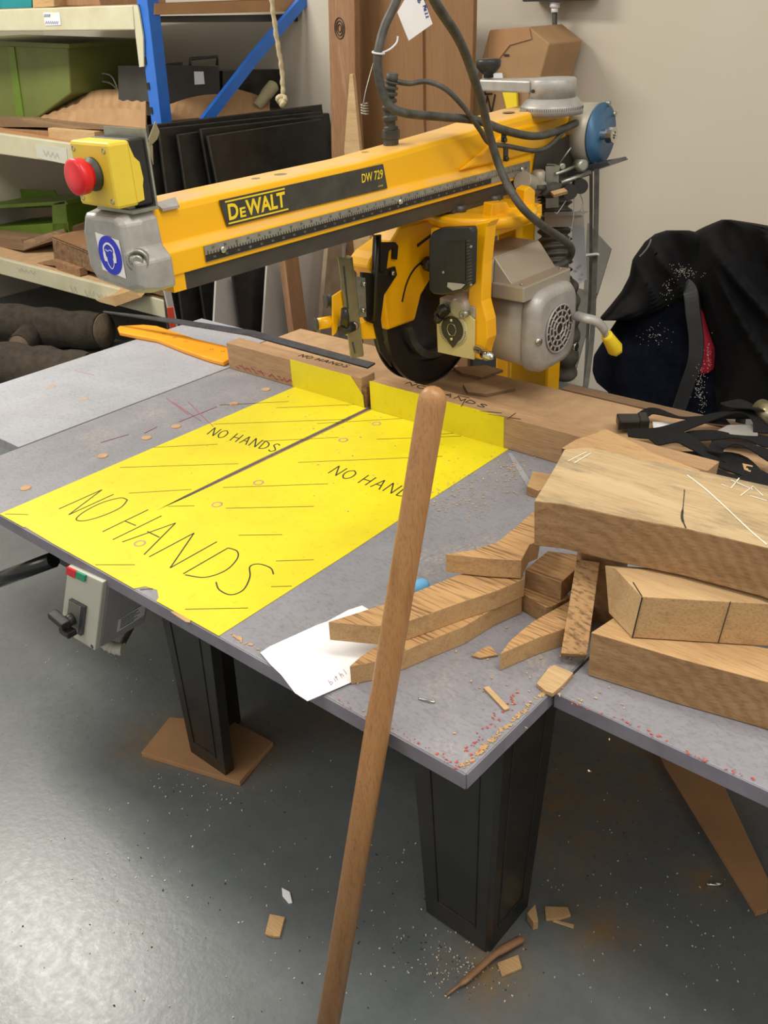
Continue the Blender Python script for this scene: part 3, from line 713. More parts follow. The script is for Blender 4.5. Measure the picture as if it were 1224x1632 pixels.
# clutter at the back right of the arm: brackets, lever, springs
b = B(); b.prism([Vector((.127, y, z)) for y, z in ((.475, .50), (.70, .535), (.72, .44), (.46, .40), (.43, .41), (.465, .44))], (.004, 0, 0)); b.build('rear_side_plate', 'strip', saw, label='dark plate at rear of arm side')
b = B(); b.ribbon([PX(880, 264, .16), PX(880, 331, .16)], .03, (.6, -.8, 0), .003); b.ribbon([PX(878, 262, .16), PX(888, 266, .145)], .02, (.1, -.3, 1), .003); b.build('stop_bracket', 'galv', saw)
b = B(); b.tube(smoothpath([PX(832, 288, .15), PX(848, 296, .15), PX(862, 300, .15)], 5), [.022] * 6 + [.018] * 5, 12); b.lathe(PX(858, 285, .14), (0, 0, 1), [(-.02, .016), (.015, .016), (.02, .01)], 14); b.build('carriage_stop', 'alloy', saw)
b = B(); b.tube([PX(855, 299, .17), PX(868, 300, .17)], .006, 10); b.tube(smoothpath([PX(866, 303, .17), PX(880, 304, .17), PX(892, 296, .17)], 5), [.012] * 3 + [.017] * 5 + [.008] * 3, 10); b.build('lock_lever', 'rubber', saw)
b = B()
for px, py in ((907, 305), (924, 296)): b.lathe(PX(px, py, .2), (.7, -.7, 0), [(-.012, .017), (-.004, .017), (.0, .014), (.004, .017), (.012, .017)], 20)
b.build('pulley_wheel', 'black', saw)
b = B(); b.tube([PX(885, 278, .17), PX(925, 262, .18)], .004, 8); b.lathe(PX(926, 264, .19), (1, -.4, .1), [(-.015, .014), (.01, .014), (.01, .008)], 16); b.tube([PX(892, 260, .17), PX(910, 235, .19)], .0016, 6); b.tube([PX(893, 292, .17), PX(940, 275, .2)], .006, 6)
for px, py in ((885, 268), (894, 265)): b.lathe(PX(px, py, .16), (1, -.6, 0), [(0, .008), (.008, .008), (.009, .005)], 12)
b.build('guide_rods', 'galv', saw)
b = B(); b.ribbon([PX(880, 310, .19), PX(902, 304, .2)], .012, (.3, -.6, .7), .01); b.build('copper_clip', 'oak', saw)
b = B()
for pts in ([(902, 320), (888, 340), (885, 338)], [(915, 310), (914, 345), (908, 380), (906, 410), (908, 440)], [(925, 310), (929, 325), (923, 345), (930, 330)]):
    b.tube(smoothpath([PX(x, y, .2) for x, y in pts], 4), .0011, 5)
b.build('hanging_wires', 'cast', saw)
b = B(); b.ribbon([PX(828, 275, .13), PX(822, 305, .14)], .004, (1, -.3, 0), .003); b.build('pointer', 'chrome', saw)

# carriage + yoke + motor
FC = Vector((.16, .235, 0))
b = B(); b.lathe(Vector((.135, .255, .388)), (0, 0, 1), [(0, .10), (.006, .118), (.024, .122), (.028, .115)], 44); b.build('swivel_flange', 'saw_yellow', saw)
b = B(); b.mm(.03, .12, .17, .36, .405, .425); b.lathe((.115, .20, .41), (0, 0, 1), [(0, .016), (.02, .016)], 12); b.lathe((.115, .33, .41), (0, 0, 1), [(0, .016), (.02, .016)], 12); b.build('roller_carriage', 'strip', saw)
b = B()
q0 = [(785, 325), (808, 322), (812, 331), (835, 330), (836, 303), (845, 297), (853, 304), (853, 330), (864, 325), (864, 345), (830, 352), (782, 350)]
b.prism([PX(x, y, .205) for x, y in q0], (-.03, .01, 0)); b.build('carriage_casting', 'saw_yellow', saw, bevel=.002)
b = B()
yk = [(756, 357), (782, 352), (776, 362), (770, 420), (768, 480), (776, 512), (777, 540), (772, 556), (768, 574), (700, 557), (700, 480), (745, 480), (752, 420)]
b.prism([PY(x, y, .10) for x, y in yk], (0, .035, 0)); b.mm(.09, .215, .13, .37, .375, .392); b.mm(.10, .15, .37, .40, .14, .392)
b.build('yoke', 'saw_yellow', saw, bevel=.003)
b = B()
b.prism([PY(x, y, .096) for x, y in ((700, 474), (715, 478), (757, 490), (757, 508), (700, 500))], (0, .03, 0))
b.lathe(PY(729, 492, .085), (0, 1, 0), [(-.004, .016), (.0, .022), (.03, .028)], 20)
b.build('bevel_casting', 'alloy', saw, bevel=.003)
b = B()
for px, py in ((707, 490), (741, 500)): b.lathe(PY(px, py, .088), (0, -1, 0), [(-.01, .0085), (.010, .0085), (.010, .0045), (.006, .004)], 14)
b.build('socket_bolt', 'galv', saw)
DC = PY(723, 524, .094)
b = B(); b.prism([PY(x, y, .098) for x, y in ((698, 510), (706, 500), (728, 494), (748, 500), (758, 510), (757, 572), (727, 566), (700, 560))], (0, -.005, 0)); dp = b.build('bevel_plate', paint('dusty_yellow_plate', 'C4B57E', 'CDBE84', .6, sc=12), saw, label='dusty pale bevel scale plate')
b = B(); b.lathe(DC, (0, -1, 0), [(0, .038), (.003, .038), (.0035, .036)], 36); b.build('bevel_scale', 'bevel_pale', dp)
b = B()
for i in range(25):
    a = R(180 + i * 7.5); b.box(DC + Vector((math.cos(a) * .0340, -.0042, math.sin(a) * .0340)), (.0035, .0006, .0009), Matrix.Rotation(-a, 3, 'Y'))
b.build('bevel_ticks', 'ink', dp)
b = B(); n_ = 28
b.prism([DC + Vector((math.cos(a) * .0285, -.004, math.sin(a) * .0285)) for a in [R(-60 + i * 300 / n_) for i in range(n_ + 1)]] + [DC + Vector((.002, -.004, -.041))], (0, -.003, 0)); b.build('bevel_pointer', 'black', dp)
b = B(); b.tube([DC + Vector((math.cos(a) * .0115, -.0074, math.sin(a) * .0135)) for a in [i / 24 * 6.2832 for i in range(25)]], .0006, 6)
for dz in (-.0205, .021): b.lathe(DC + Vector((0, -.007, dz)), (0, -1, 0), [(0, .004), (.002, .003)], 10)
b.build('pointer_ring', 'chrome', dp)
b = B(); b.tube([PY(703, 490, .075), PY(709, 500, .07)], [.011, .013], 10); b.tube([PY(702, 503, .075), PY(696, 512, .075)], [.011, .008], 10); b.lathe(PY(705, 498, .09), (0, -1, 0), [(0, .009), (.02, .008)], 10); b.build('bevel_clamp_knob', 'black', saw)
b = B(); b.tube(smoothpath([PY(760, 556, .085), PY(770, 560, .07), PY(776, 568, .05)], 4), .0095, 14); b.lathe(PY(779, 567, .05), (1, -.3, 0), [(-.018, .010), (.0, .010), (.011, .006), (.012, .0)], 16); b.build('lever_boss', 'chrome', saw)
# handle box
b = B()
hb = [(683, 382), (688, 370), (700, 364), (750, 362), (752, 370), (750, 455), (740, 463), (722, 469), (704, 471), (690, 469), (683, 462)]
b.prism([PY(x, y, .045) for x, y in hb], (0, .022, 0)); hh = b.build('control_handle', 'black', saw, bevel=.004, label='black plastic grip housing')
b = B()
for i in range(14): b.tube([PY(744, 385 + i * 5.2, .044), PY(752, 382 + i * 5.2, .048)], .0018, 5)
b.build('grip_ribs', 'rubber', hh)
b = B(); b.prism([PY(x, y, .0445) for x, y in ((712, 385), (742, 383), (742, 448), (736, 452), (712, 456))], (0, -.0012, 0)); b.build('grip_recess', 'ink', hh)
b = B(); b.prism([PY(x, y, .043) for x, y in ((713, 457), (714, 450), (726, 451), (742, 453), (735, 460), (722, 463))], (0, -.001, 0)); b.build('dust_patch', 'cast', hh)
b = B()
for px, py in ((707, 434), (751, 393), (751, 454)): b.lathe(PY(px, py, .044), (0, -1, 0), [(0, .003), (.002, .0025)], 10)
b.build('grip_screw', 'galv', hh)
# guard
GX0, GX1 = -.032, .03
gp_ = [(587, 428), (592, 413), (600, 402), (625, 384), (640, 360), (760, 330), (775, 420), (705, 420), (690, 440), (672, 470), (662, 511), (618, 527), (612, 480), (611, 455), (600, 440)]
b = B(); gpts = [PX(x, y, GX1) for x, y in gp_]
gpts = [Vector((GX1, q.y, min(q.z, .402))) for q in gpts]
b.prism(gpts, (GX0 - GX1, 0, 0)); gd = b.build('blade_guard', 'saw_yellow', saw, bevel=.006)
b = B(); b.prism([PX(x, y, GX1) for x, y in ((575, 515), (598, 508), (603, 540), (580, 541))], (GX0 - GX1, 0, 0)); b.build('guard_nose', 'saw_yellow', saw, bevel=.002)
b = B(); b.ribbon(smoothpath([PX(x, y, GX1 + .001) for x, y in ((641, 481), (647, 455), (656, 435), (668, 421), (680, 417))], 5), .0045, (1, 0, 0), .0012)
b.ribbon([PX(x, y, GX1 + .001) for x, y in ((665, 392), (690, 373))], .006, (1, 0, 0), .0012); b.build('guard_slot', 'ink', gd, label='curved dark slots in guard')
b = B(); b.lathe(PX(674, 419, GX1), (1, 0, 0), [(0, .008), (.008, .008), (.010, .016), (.024, .017), (.027, .012)], 16); b.build('guard_knob', 'black', gd)
BCt = Vector((.0, .232, .182))
b = B()
th = [i / 90 * 6.2832 for i in range(90)]
pts = [Vector((.0012, BCt.y + math.cos(a) * (.173 if i % 2 else .166), BCt.z + math.sin(a) * (.173 if i % 2 else .166))) for i, a in enumerate(th)]
b.prism(pts, (-.0028, 0, 0)); b.build('saw_blade', 'dark_steel', saw, label='toothed circular saw blade')
def ringseg(b, x0, x1, r0, r1, a0, a1, n=36, c=BCt):
    vs = []
    for i in range(n + 1):
        a = R(a0 + (a1 - a0) * i / n)
        vs.append([b.bm.verts.new((x, c.y + math.cos(a) * r_, c.z + math.sin(a) * r_)) for x, r_ in ((x0, r0), (x1, r0), (x1, r1), (x0, r1))])
    for p, q in zip(vs, vs[1:]):
        for j in range(4):
            f = b._f([p[j], p[(j + 1) % 4], q[(j + 1) % 4], q[j]])
    b._f(vs[0][::-1]); b._f(vs[-1])
b = B(); ringseg(b, .012, .017, .128, .178, 148, 348); ringseg(b, .010, .022, .176, .180, 148, 348); b.build('lower_guard', 'guard_black', saw, label='black lower blade guard ring')
b = B(); ringseg(b, -.026, -.020, .0, .177, 165, 340); b.build('lower_guard', 'guard_black', saw, label='black far lower guard')
b = B(); ringseg(b, .018, .03, .10, .118, 190, 300); b.build('inner_guard_rib', 'rubber', saw)
# black vertical bracket, hook and riving parts in front of guard
b = B()
b.prism([PX(x, y, .034) for x, y in ((598, 375), (608, 374), (606, 500), (612, 545), (625, 585), (606, 560), (597, 520), (594, 450))], (-.006, 0, 0)); 
b.prism([PX(x, y, .036) for x, y in ((577, 434), (598, 436), (630, 425), (633, 438), (612, 470), (606, 520), (585, 512), (577, 500))], (-.006, 0, 0))
b.prism([PX(x, y, .036) for x, y in ((606, 386), (630, 386), (635, 392), (633, 414), (626, 413), (627, 395), (620, 400), (616, 430), (606, 436))], (-.005, 0, 0))
b.tube([PX(602, 376, .042), PX(599, 440, .045), PX(596, 512, .045)], .005, 8)
b.build('guard_bracket', 'guard_black', saw, label='black bent bracket on guard')
b = B(); b.prism([PX(x, y, .038) for x, y in ((566, 440), (582, 443), (584, 505), (574, 506))], (-.003, 0, 0)); b.build('bracket_plate', 'galv', saw)
b = B()
for px, py in ((579, 452), (578, 494), (625, 435)): b.lathe(PX(px, py, .04), (1, 0, 0), [(0, .0055), (.005, .005), (.006, .003)], 10)
b.build('bracket_bolt', 'chrome', saw)
b = B(); q = [PX(x, y, .045) for x, y in ((539, 409), (560, 412), (579, 568), (560, 571))]
b.prism(q, (-.003, 0, 0)); q = [PX(x, y, .045) for x, y in ((558, 411), (562, 410), (580, 566), (578, 569))]; b.prism(q, (-.02, .01, 0))
uc = b.build('slotted_channel', 'gold_zinc', saw, label='dull brass-coloured slotted channel in front of blade')
b = B(); b.ribbon([PX(548, 424, .0456), PX(555, 492, .0456)], .004, (1, 0, 0), .0008); b.ribbon([PX(562, 545, .0456), PX(566, 563, .0456)], .004, (1, 0, 0), .0008); b.build('channel_slot', 'dark_steel', uc)
b = B(); b.prism([PX(x, y, .04) for x, y in ((531, 472), (545, 463), (549, 480), (536, 530), (531, 535))], (-.004, 0, 0)); b.lathe(PX(531, 512, .03), (-.5, -1, 0), [(0, .012), (.036, .012)], 18); b.build('riser_holder', 'saw_yellow', saw)
b = B(); b.lathe(PX(527, 479, .02), (-.5, -1, 0), [(-.01, .014), (.003, .014), (.006, .01), (.01, .014), (.013, .014)], 16); b.lathe(PX(531, 512, .03), (-.5, -1, 0), [(.036, .0135), (.041, .0135)], 16); b.build('holder_wheel', 'rubber', saw)
b = B(); b.tube([PX(549, 525, .05), PX(550, 505, .06), PX(549, 492, .062)], [.010, .009, .007], 10); b.tube([PX(543, 528, .05), PX(563, 520, .055)], [.011, .010], 12); b.build('clamp_lever', 'black', saw)
b = B(); b.lathe(PX(563, 519, .05), (1, -.3, 0), [(0, .010), (.006, .010), (.008, .006)], 14); b.build('clamp_nut', 'chrome', saw)
# motor
MC = Vector((0, .28, .172))
def rsec(x, hw, hh, pw=3.2, n=32, dz=0): return [Vector((x, MC.y + hw * math.copysign(abs(math.cos(a)) ** (2 / pw), math.cos(a)), MC.z + dz + hh * math.copysign(abs(math.sin(a)) ** (2 / pw), math.sin(a)))) for a in [i / n * 6.2832 for i in range(n)]]
def loft(b, secs):
    rs = [[b.bm.verts.new(p) for p in s_] for s_ in secs]
    for p, q in zip(rs, rs[1:]):
        for j in range(len(p)):
            f = b._f([p[j], p[(j + 1) % len(p)], q[(j + 1) % len(p)], q[j]]); f.smooth = True
    b._f(rs[0][::-1]); b._f(rs[-1])
b = B(); loft(b, [rsec(.06, .075, .075, 2), rsec(.10, .092, .092, 2), rsec(.15, .09, .09, 2), rsec(.185, .082, .085, 2.4), rsec(.190, .085, .089, 2.6), rsec(.286, .086, .090, 3.4)]); mo = b.build('motor_body', 'motor', saw, label='dusty grey electric motor')
b = B(); loft(b, [rsec(.284, .086, .091, 4), rsec(.288, .089, .094, 4), rsec(.310, .088, .093, 4), rsec(.321, .080, .085, 4), rsec(.324, .070, .074, 4)]); b.build('motor_end_cover', 'cast', mo)
b = B(); VC = Vector((.3235, .283, .17))
b.lathe(VC, (1, 0, 0), [(0, .053), (.0016, .053)], 36); b.build('vent_opening', 'ink', mo)
b = B()
for r_ in (.0135, .0265, .040, .053):
    b.tube([VC + Vector((.003, math.cos(i / 30 * 6.2832) * r_, math.sin(i / 30 * 6.2832) * r_)) for i in range(31)], .0024, 6)
for r0, r1, n_ in ((.013, .027, 7), (.027, .040, 12), (.040, .053, 16)):
    for i in range(n_):
        a = i / n_ * 6.2832 + r0 * 30
        b.tube([VC + Vector((.003, math.cos(a) * r0, math.sin(a) * r0)), VC + Vector((.003, math.cos(a) * r1, math.sin(a) * r1))], .002, 5)
b.build('vent_grille', 'cast', mo, label='round vent grille')
b = B(); b.lathe(PX(857, 544, .32), (1, -.3, 0), [(-.004, .008), (.006, .008), (.007, .004)], 14); b.lathe(Vector((.30, .375, .10)), (1, 0, 0), [(0, .006), (.014, .006), (.015, .01), (.02, .01)], 10); b.build('cover_screw', 'chrome', mo)
b = B()
JX0, JX1 = .135, .285
jb = [(.19, .262), (.355, .262), (.355, .30), (.322, .352), (.19, .352)]
b.prism([Vector((JX0, y, z)) for y, z in [(.175, .25), (.36, .25), (.36, .335), (.19, .335), (.175, .325)]], (.085, 0, 0))
b.prism([Vector((.218, .175, .25)), Vector((.218, .36, .25)), Vector((.218, .36, .335)), Vector((.218, .19, .335)), Vector((.218, .175, .325))], (.0, 0, 0)) if False else None
b.hexa([Vector(p) for p in ((.22, .175, .25), (.30, .175, .25), (.30, .36, .25), (.22, .36, .25), (.22, .182, .334), (.262, .182, .285), (.262, .36, .285), (.22, .36, .334))])
b.mm(.22, .302, .173, .362, .25, .283)
b.build('junction_box', 'alloy', mo, bevel=.003, label='grey terminal box on motor')
b = B(); b.lathe((.285, .19, .283), (0, 0, 1), [(0, .005), (.003, .004)], 10); b.lathe((.285, .345, .283), (0, 0, 1), [(0, .005), (.003, .004)], 10); b.build('box_screw', 'galv', mo)
b = B(); b.tube(smoothpath([PX(918, 503, .34), PX(932, 507, .37), PX(950, 512, .39), PX(962, 524, .40), PX(966, 535, .40)], 6), [.011] * 20 + [.009] * 5, 12, flat=.7); ml = b.build('rip_lever', 'cast', saw)
b = B(); p0, p1 = PX(966, 533, .40), PX(983, 560, .41)
b.tube([p0, p0 + (p1 - p0) * .15, p0 + (p1 - p0) * .85, p1], [.013, .0135, .018, .015], 6); b.build('lever_grip', 'label_yellow', ml, label='yellow lever grip')

# dust hose behind the motor, paper tag, grey plate
hs = thing('dust_hose', 'corrugated dark dust hose rising behind the motor', 'hose', PY(885, 460, .62))
b = B(); hp = [PY(880, 470, .56), PY(885, 430, .58), PY(884, 380, .60), PY(884, 320, .62), PY(880, 300, .62)]
hq = smoothpath(hp, 30); rr_ = [.038 + .006 * math.sin(i / len(hq) * 6.2832 * 17) for i in range(len(hq))]; b.tube(hq, rr_, 24); b.build('hose_body', 'hose', hs)
b = B(); b.tube(smoothpath([PY(878, 470, .56), PY(900, 455, .6), PY(905, 520, .62), PY(900, 600, .65)], 20), [.03 + .004 * math.sin(i * .9) for i in range(61)], 16); b.build('lower_hose', 'hose', hs)
b = B(); b.ribbon([PY(868, 350, .56), PY(930, 349, .56)], .035, (.3, -1, .1), .004); b.ribbon([PY(862, 342, .57), PY(932, 340, .57)], .03, (0, -.1, 1), .003); b.build('hose_bracket', 'cast', saw)
b = B(); b.prism([PY(x, y, .66) for x, y in ((912, 345), (930, 330), (935, 445), (911, 462))], (0, .0006, 0)); tg = b.build('paper_notice', 'label_white', label='white paper notice hanging beside the dust hose', cat='paper')
b = B()
for i, (x, y) in enumerate(((914, 430), (918, 425), (922, 422), (925, 436), (922, 443))): b.prism([PY(x + a, y + c, .659) for a, c in ((0, 0), (4, -1), (4, 2), (0, 3))], (0, -.0004, 0))
b.build('printed_lines', 'ink_pink', tg)
b = B(); b.prism([PY(x, y, .9) for x, y in ((936, 355), (974, 397), (952, 470), (930, 470))], (0, .004, 0)); b.prism([PY(x, y, .9) for x, y in ((905, 455), (952, 468), (916, 596), (893, 590))], (0, .004, 0))
b.build('grey_plate', paint('grey_plate_paint', '7F7D76', '6E6C66', .5), label='dark grey angled metal plate between hose and white wall', cat='metal plate')

# ------------------------------------------------------------------ cables over the arm
def cable(name, pts, r, label, cat='cable', mat='cable', n=8, seg=12):
    b = B(); b.tube(smoothpath(pts, n), r, seg); return b.build(name, mat, label=label, cat=cat)
cable('power_cable', [PX(672, -60, .3), PX(692, 0, .28), PX(735, 70, .25), PX(765, 155, .22), PX(783, 225, .2), PX(802, 280, .22), PX(830, 328, .27), PX(865, 360, .28), PX(898, 382, .28), PX(911, 398, .275), PX(903, 416, .26), PX(880, 428, .25)], .0085, 'thick dark power cable sweeping down in front of the arm to the motor')
cable('arm_cable', [PX(650, -60, .1), PX(632, 0, .08), PX(612, 45, .07), PX(602, 90, .07), PX(605, 130, .07), PX(618, 165, .08), PX(645, 180, .1), PX(700, 186, .12), PX(760, 192, .15), PX(805, 208, .165), PX(850, 217, .165), PX(885, 210, .165), PX(918, 196, .165)], .0085, 'thick dark cable looping down and along the top edge of the arm')
cable('control_cable', [GT, PX(650, 133, .08), PX(680, 130, .10), PX(710, 142, .13), PX(740, 172, .15), PX(765, 207, .155), PX(780, 228, .155), PX(810, 233, .16), PX(850, 240, .165), PX(873, 234, .165), PX(893, 215, .165), PX(905, 203, .165)], .0052, 'thinner dark cable arching from the ribbed gland along the arm')
b = B()
for (x, y) in ((803, 212), (806, 242)):
    q = PX(x, y, .16); b.ribbon([q + Vector((0, 0, .012)), q + Vector((0, 0, -.018))], .014, (1, 0, 0), .004); b.lathe(q + Vector((.002, 0, -.014)), (1, 0, 0), [(0, .006), (.004, .005)], 12)
b.build('cable_clip', 'black', saw)
ct = B(); q = PX(603, 84, .07); ct.tube([q + Vector((math.cos(a) * .011, math.sin(a) * .011, -.002 * math.cos(a))) for a in [i / 16 * 6.2832 for i in range(17)]], .002, 6)
ct.tube(smoothpath([q + Vector((.01, 0, 0)), PX(622, 78, .08), PX(632, 68, .085), PX(634, 58, .085)], 4), .0018, 6); ct.build('cable_tie', 'label_white', label='white cable tie with loose tail on the looping cable', cat='cable tie')
b = B(); b.tube(smoothpath([PX(632, 0, .06), PX(612, 40, .055), PX(598, 90, .05), PX(584, 140, .05), PX(579, 166, .05)], 6), .0009, 5)
q = PX(581, 173, .05); b.tube([q + Vector((math.cos(i / 8 * 6.2832) * .007, math.sin(i / 8 * 6.2832) * .007, .010 - i * .0006)) for i in range(36)], .0012, 5)
b.build('wire_with_spring', 'galv', label='fine wire ending in a small coiled spring above the arm', cat='wire')
tg = thing('paper_tag', 'white paper tag with blue handwriting hanging from the cable', 'paper tag', PX(660, 60, .09))
b = B(); tp = [PX(x, y, .09) for x, y in ((633, 20), (650, -10), (672, -8), (689, 38), (651, 65))]; b.prism(tp, (.0008, 0, 0)); b.build('card', 'white', tg)
b = B(); o_ = PX(674, 10, .0915); e_ = PX(680, 30, .0915); upv = PX(690, 5, .0915) - o_
letters(b, 'Mezz', o_, e_, upv, .012, .0015, (1, 0, 0), .0003)
letters(b, 'b', PX(665, 0, .0915), PX(668, 6, .0915), upv, .010, .0013, (1, 0, 0), .0003)
b.build('handwriting', 'ink_blue', tg, label='blue handwritten word Mezz')
b = B(); rp = smoothpath([PX(430, -40, -.9), PX(433, 0, -.9), PX(441, 60, -.9), PX(449, 110, -.9), PX(451, 150, -.9)], 12)
b.tube([p + Vector((.0008 * math.sin(i), .0008 * math.cos(i), 0)) for i, p in enumerate(rp)], [.007 + .001 * math.sin(i * 1.7) for i in range(len(rp))], 8)
q = PX(449, 161, -.9); b.tube([q + Vector((math.cos(a) * .012, math.sin(a * 2) * .006, math.sin(a) * .012)) for a in [i / 16 * 6.2832 for i in range(17)]], .0085, 8); b.lathe(q - Vector((0, .0, .008)), (0, 0, 1), [(0, .008), (.008, .012), (.016, .008)], 12)
b.build('pull_cord', 'rope', label='pale rope with a knotted end hanging in front of the shelf', cat='rope')

# ------------------------------------------------------------------ switch box under the table
sw = thing('switch_box', 'grey switch box with black rotary handle hanging under the table front', 'switch', P(150, 1030, -.12))
SY = -.79
b = B()
fq = [PY(x, y, -.80) for x, y in ((108, 902), (164, 928), (151, 1037), (96, 1003))]
def lerp(a, c, t): return a + (c - a) * t
fq[0] = Vector((fq[0].x, fq[0].y, fq[0].z)); vec = Vector((0, .13, 0))
b.prism(fq, (0, .012, 0)); fpn = b.build('cover', 'panel_grey', sw, bevel=.002)
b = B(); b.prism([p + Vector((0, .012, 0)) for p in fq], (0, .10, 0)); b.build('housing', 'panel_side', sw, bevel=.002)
def fp(u, v, d=0): return lerp(lerp(fq[0], fq[1], u), lerp(fq[3], fq[2], u), v) - Vector((0, d, 0))
def fquad(b, u0, u1, v0, v1, d0, d1): b.prism([fp(u0, v0, d0), fp(u1, v0, d0), fp(u1, v1, d0), fp(u0, v1, d0)], (0, d0 - d1, 0))
b = B(); fquad(b, .02, .29, .0, .1, 0, .004); b.build('stop_button', 'red', sw, label='red push button')
b = B(); fquad(b, .3, .55, .0, .09, 0, .004); b.build('start_button', 'green', sw, label='green push button')
b = B(); fquad(b, .22, .66, .42, .86, 0, .006); b.build('switch_plate', 'dark_steel', sw)
b = B(); fquad(b, .24, .58, .435, .845, .006, .007); b.build('switch_face', 'galv', sw)
b = B(); c_ = fp(.40, .66, .007); b.lathe(c_, (0, -1, 0), [(0, .012), (.012, .011)], 16)
b.box(c_ + Vector((-.012, -.02, .004)), (.045, .018, .014), Matrix.Rotation(R(10), 3, 'Y')); b.box(c_ + Vector((.0, -.015, -.02)), (.03, .02, .012)); b.build('rotary_handle', 'black', sw, bevel=.002)
b = B()
for u, v in ((.06, .93), (.92, .96)): b.lathe(fp(u, v), (0, -1, 0), [(0, .004), (.001, .004)], 10)
b.build('cover_screw', 'dark_steel', sw)
q = fq[2] + Vector((.0008, 0, 0)); sl_ = (fq[1].x - fq[2].x) / (fq[1].z - fq[2].z); b = B(); b.prism([q + Vector((sl_ * z, y, z)) for y, z in ((.045, .02), (.105, .025), (.105, .06), (.045, .055))], (.0012, 0, 0)); lw = b.build('rating_label', 'label_white', sw)
b = B()
for i in range(6): z = .053 - i * .005; b.mm(q.x + sl_ * z + .001, q.x + sl_ * z + .0024, q.y + .05, q.y + .05 + random.uniform(.03, .048), q.z + z, q.z + z + .0009)
b.build('label_print', 'ink', lw)
b = B(); g0 = (fq[2] + fq[3]) / 2 + Vector((.02, .04, .0)); gq = smoothpath([g0 + Vector((0, 0, .004)), g0 + Vector((0, 0, -.018)), g0 + Vector((.012, .01, -.034)), g0 + Vector((.03, .02, -.036))], 8); b.tube(gq, [.011 + .0018 * (i % 3 == 0) for i in range(len(gq))], 14); b.build('cable_gland', 'panel_grey', sw)
b = B(); b.tube(smoothpath([gq[-1] - Vector((.01, 0, 0)), PY(195, 1025, -.68), PY(222, 975, -.60), PY(232, 955, -.55)], 8), .007, 10); b.build('supply_cable', 'cable', sw)

# ------------------------------------------------------------------ objects on the table
def slab(name, pxs, zt_, th, mats, label, cat, group=None, bevel=.0008, dx=(0, 0)):
    b = B(); b.mi = 0
    pts = [P(x, y, zt_) for x, y in pxs]
    a = [b.bm.verts.new(q) for q in pts]; c = [b.bm.verts.new(q + Vector((dx[0], dx[1], -th))) for q in pts]; n = len(a)
    f = b._f(a); f.material_index = 1; b._f(c[::-1])
    for i in range(n): b._f([a[i], a[(i + 1) % n], c[(i + 1) % n], c[i]])
    if f.normal.z < 0: pass
    return b.build(name, mats, label=label, cat=cat, group=group, bevel=bevel)
b = B(); ppts = [(415, 1040), (430, 1030), (470, 1012), (505, 996), (522, 990), (555, 972), (577, 965), (589, 972), (620, 1000), (628, 1055), (560, 1087), (490, 1117), (470, 1104), (448, 1075), (432, 1060)]
b.prism([P(x, y, .0035) for x, y in ppts], (0, 0, -.0008)); pp = b.build('paper_sheet', 'white', label='torn white paper sheet overhanging the table front edge', cat='paper')
b = B(); letters(b, 'bithl', P(527, 1092, .0036), P(556, 1072, .0036), P(520, 1078, .0036) - P(527, 1092, .0036), .012, .0012, lift=.0004); b.build('handwriting', 'ink_pink', pp)
slab('curved_offcut', [(557, 1062), (575, 1046), (610, 1024), (660, 1000), (720, 975), (790, 948), (834, 930), (832, 950), (790, 968), (740, 998), (690, 1018), (650, 1035), (600, 1054)], .032, .0315, ['oak', 'oak_rough'], 'long curved oak offcut lying flat on the table, bottom of the pair', 'wood offcut')
slab('curved_offcut', [(523, 991), (565, 978), (615, 962), (660, 944), (700, 928), (730, 916), (780, 905), (830, 905), (836, 922), (790, 942), (740, 958), (690, 976), (650, 990), (600, 998)], .064, .0315, ['oak', 'oak_rough'], 'long curved oak offcut on top of the pair, nearer end split', 'wood offcut')
slab('curved_offcut', [(710, 883), (756, 876), (794, 863), (827, 835), (850, 815), (862, 840), (858, 862), (844, 868), (831, 893), (776, 890)], .098, .0315, ['oak', 'oak_rough'], 'scooped oak offcut crossing on top of the curved pair', 'wood offcut')
slab('oak_offcut', [(826, 942), (838, 932), (900, 938), (908, 952), (880, 966), (870, 968)], .031, .030, ['oak2', 'oak_rough'], 'small dark oak block beneath the wedge block beside the curved offcuts', 'wood offcut')
slab('oak_offcut', [(837, 908), (873, 878), (921, 884), (919, 906), (895, 928)], .063, .0315, ['oak2', 'oak_rough'], 'short wedge-shaped oak block left of the leaning stick', 'wood offcut')
slab('pointed_offcut', [(797, 1042), (812, 1022), (831, 1005), (850, 990), (871, 978), (912, 955), (945, 960), (940, 985), (908, 999), (858, 1016), (806, 1038)], .03, .0295, ['oak', 'oak_rough'], 'pointed oak offcut with splintered edge beside the table gap', 'wood offcut')
slab('oak_offcut', [(922, 842), (1005, 852), (985, 872), (928, 862)], .134, .1335, ['oak2', 'oak_rough'], 'dark oak block in the shadow beneath the big block', 'wood offcut')
b = B(); q = [P(894, 1041, .022), P(935.5, 1044, .022), P(956, 896, .112), P(919, 891, .112)]
n_ = (q[1] - q[0]).cross(q[3] - q[0]).normalized(); n_ = n_ if n_.y > 0 else -n_
b.prism(q, n_ * .02); b.build('leaning_stick', 'oak_rough', label='flat rough-sawn oak stick leaning below the big block', cat='wood offcut', bevel=.0008)
slab('oak_block', [(942, 1008), (980, 983), (1100, 1010), (1260, 1040), (1290, 1108), (1224, 1087), (1084, 1050)], .072, .0715, ['oak2', 'oak'], 'bottom oak block of the stack at the right', 'wood block', bevel=.001)
o = B(); o.mi = 0
A_, B_, D_, D2, A2 = P(1023, 951, .136), P(981, 905, .138), P(964, 901, .132), P(970, 977, .0735), P(1007, 1016, .0735)
lv = (P(1165, 958, .137) - A_).normalized() * .36; lv.z = 0
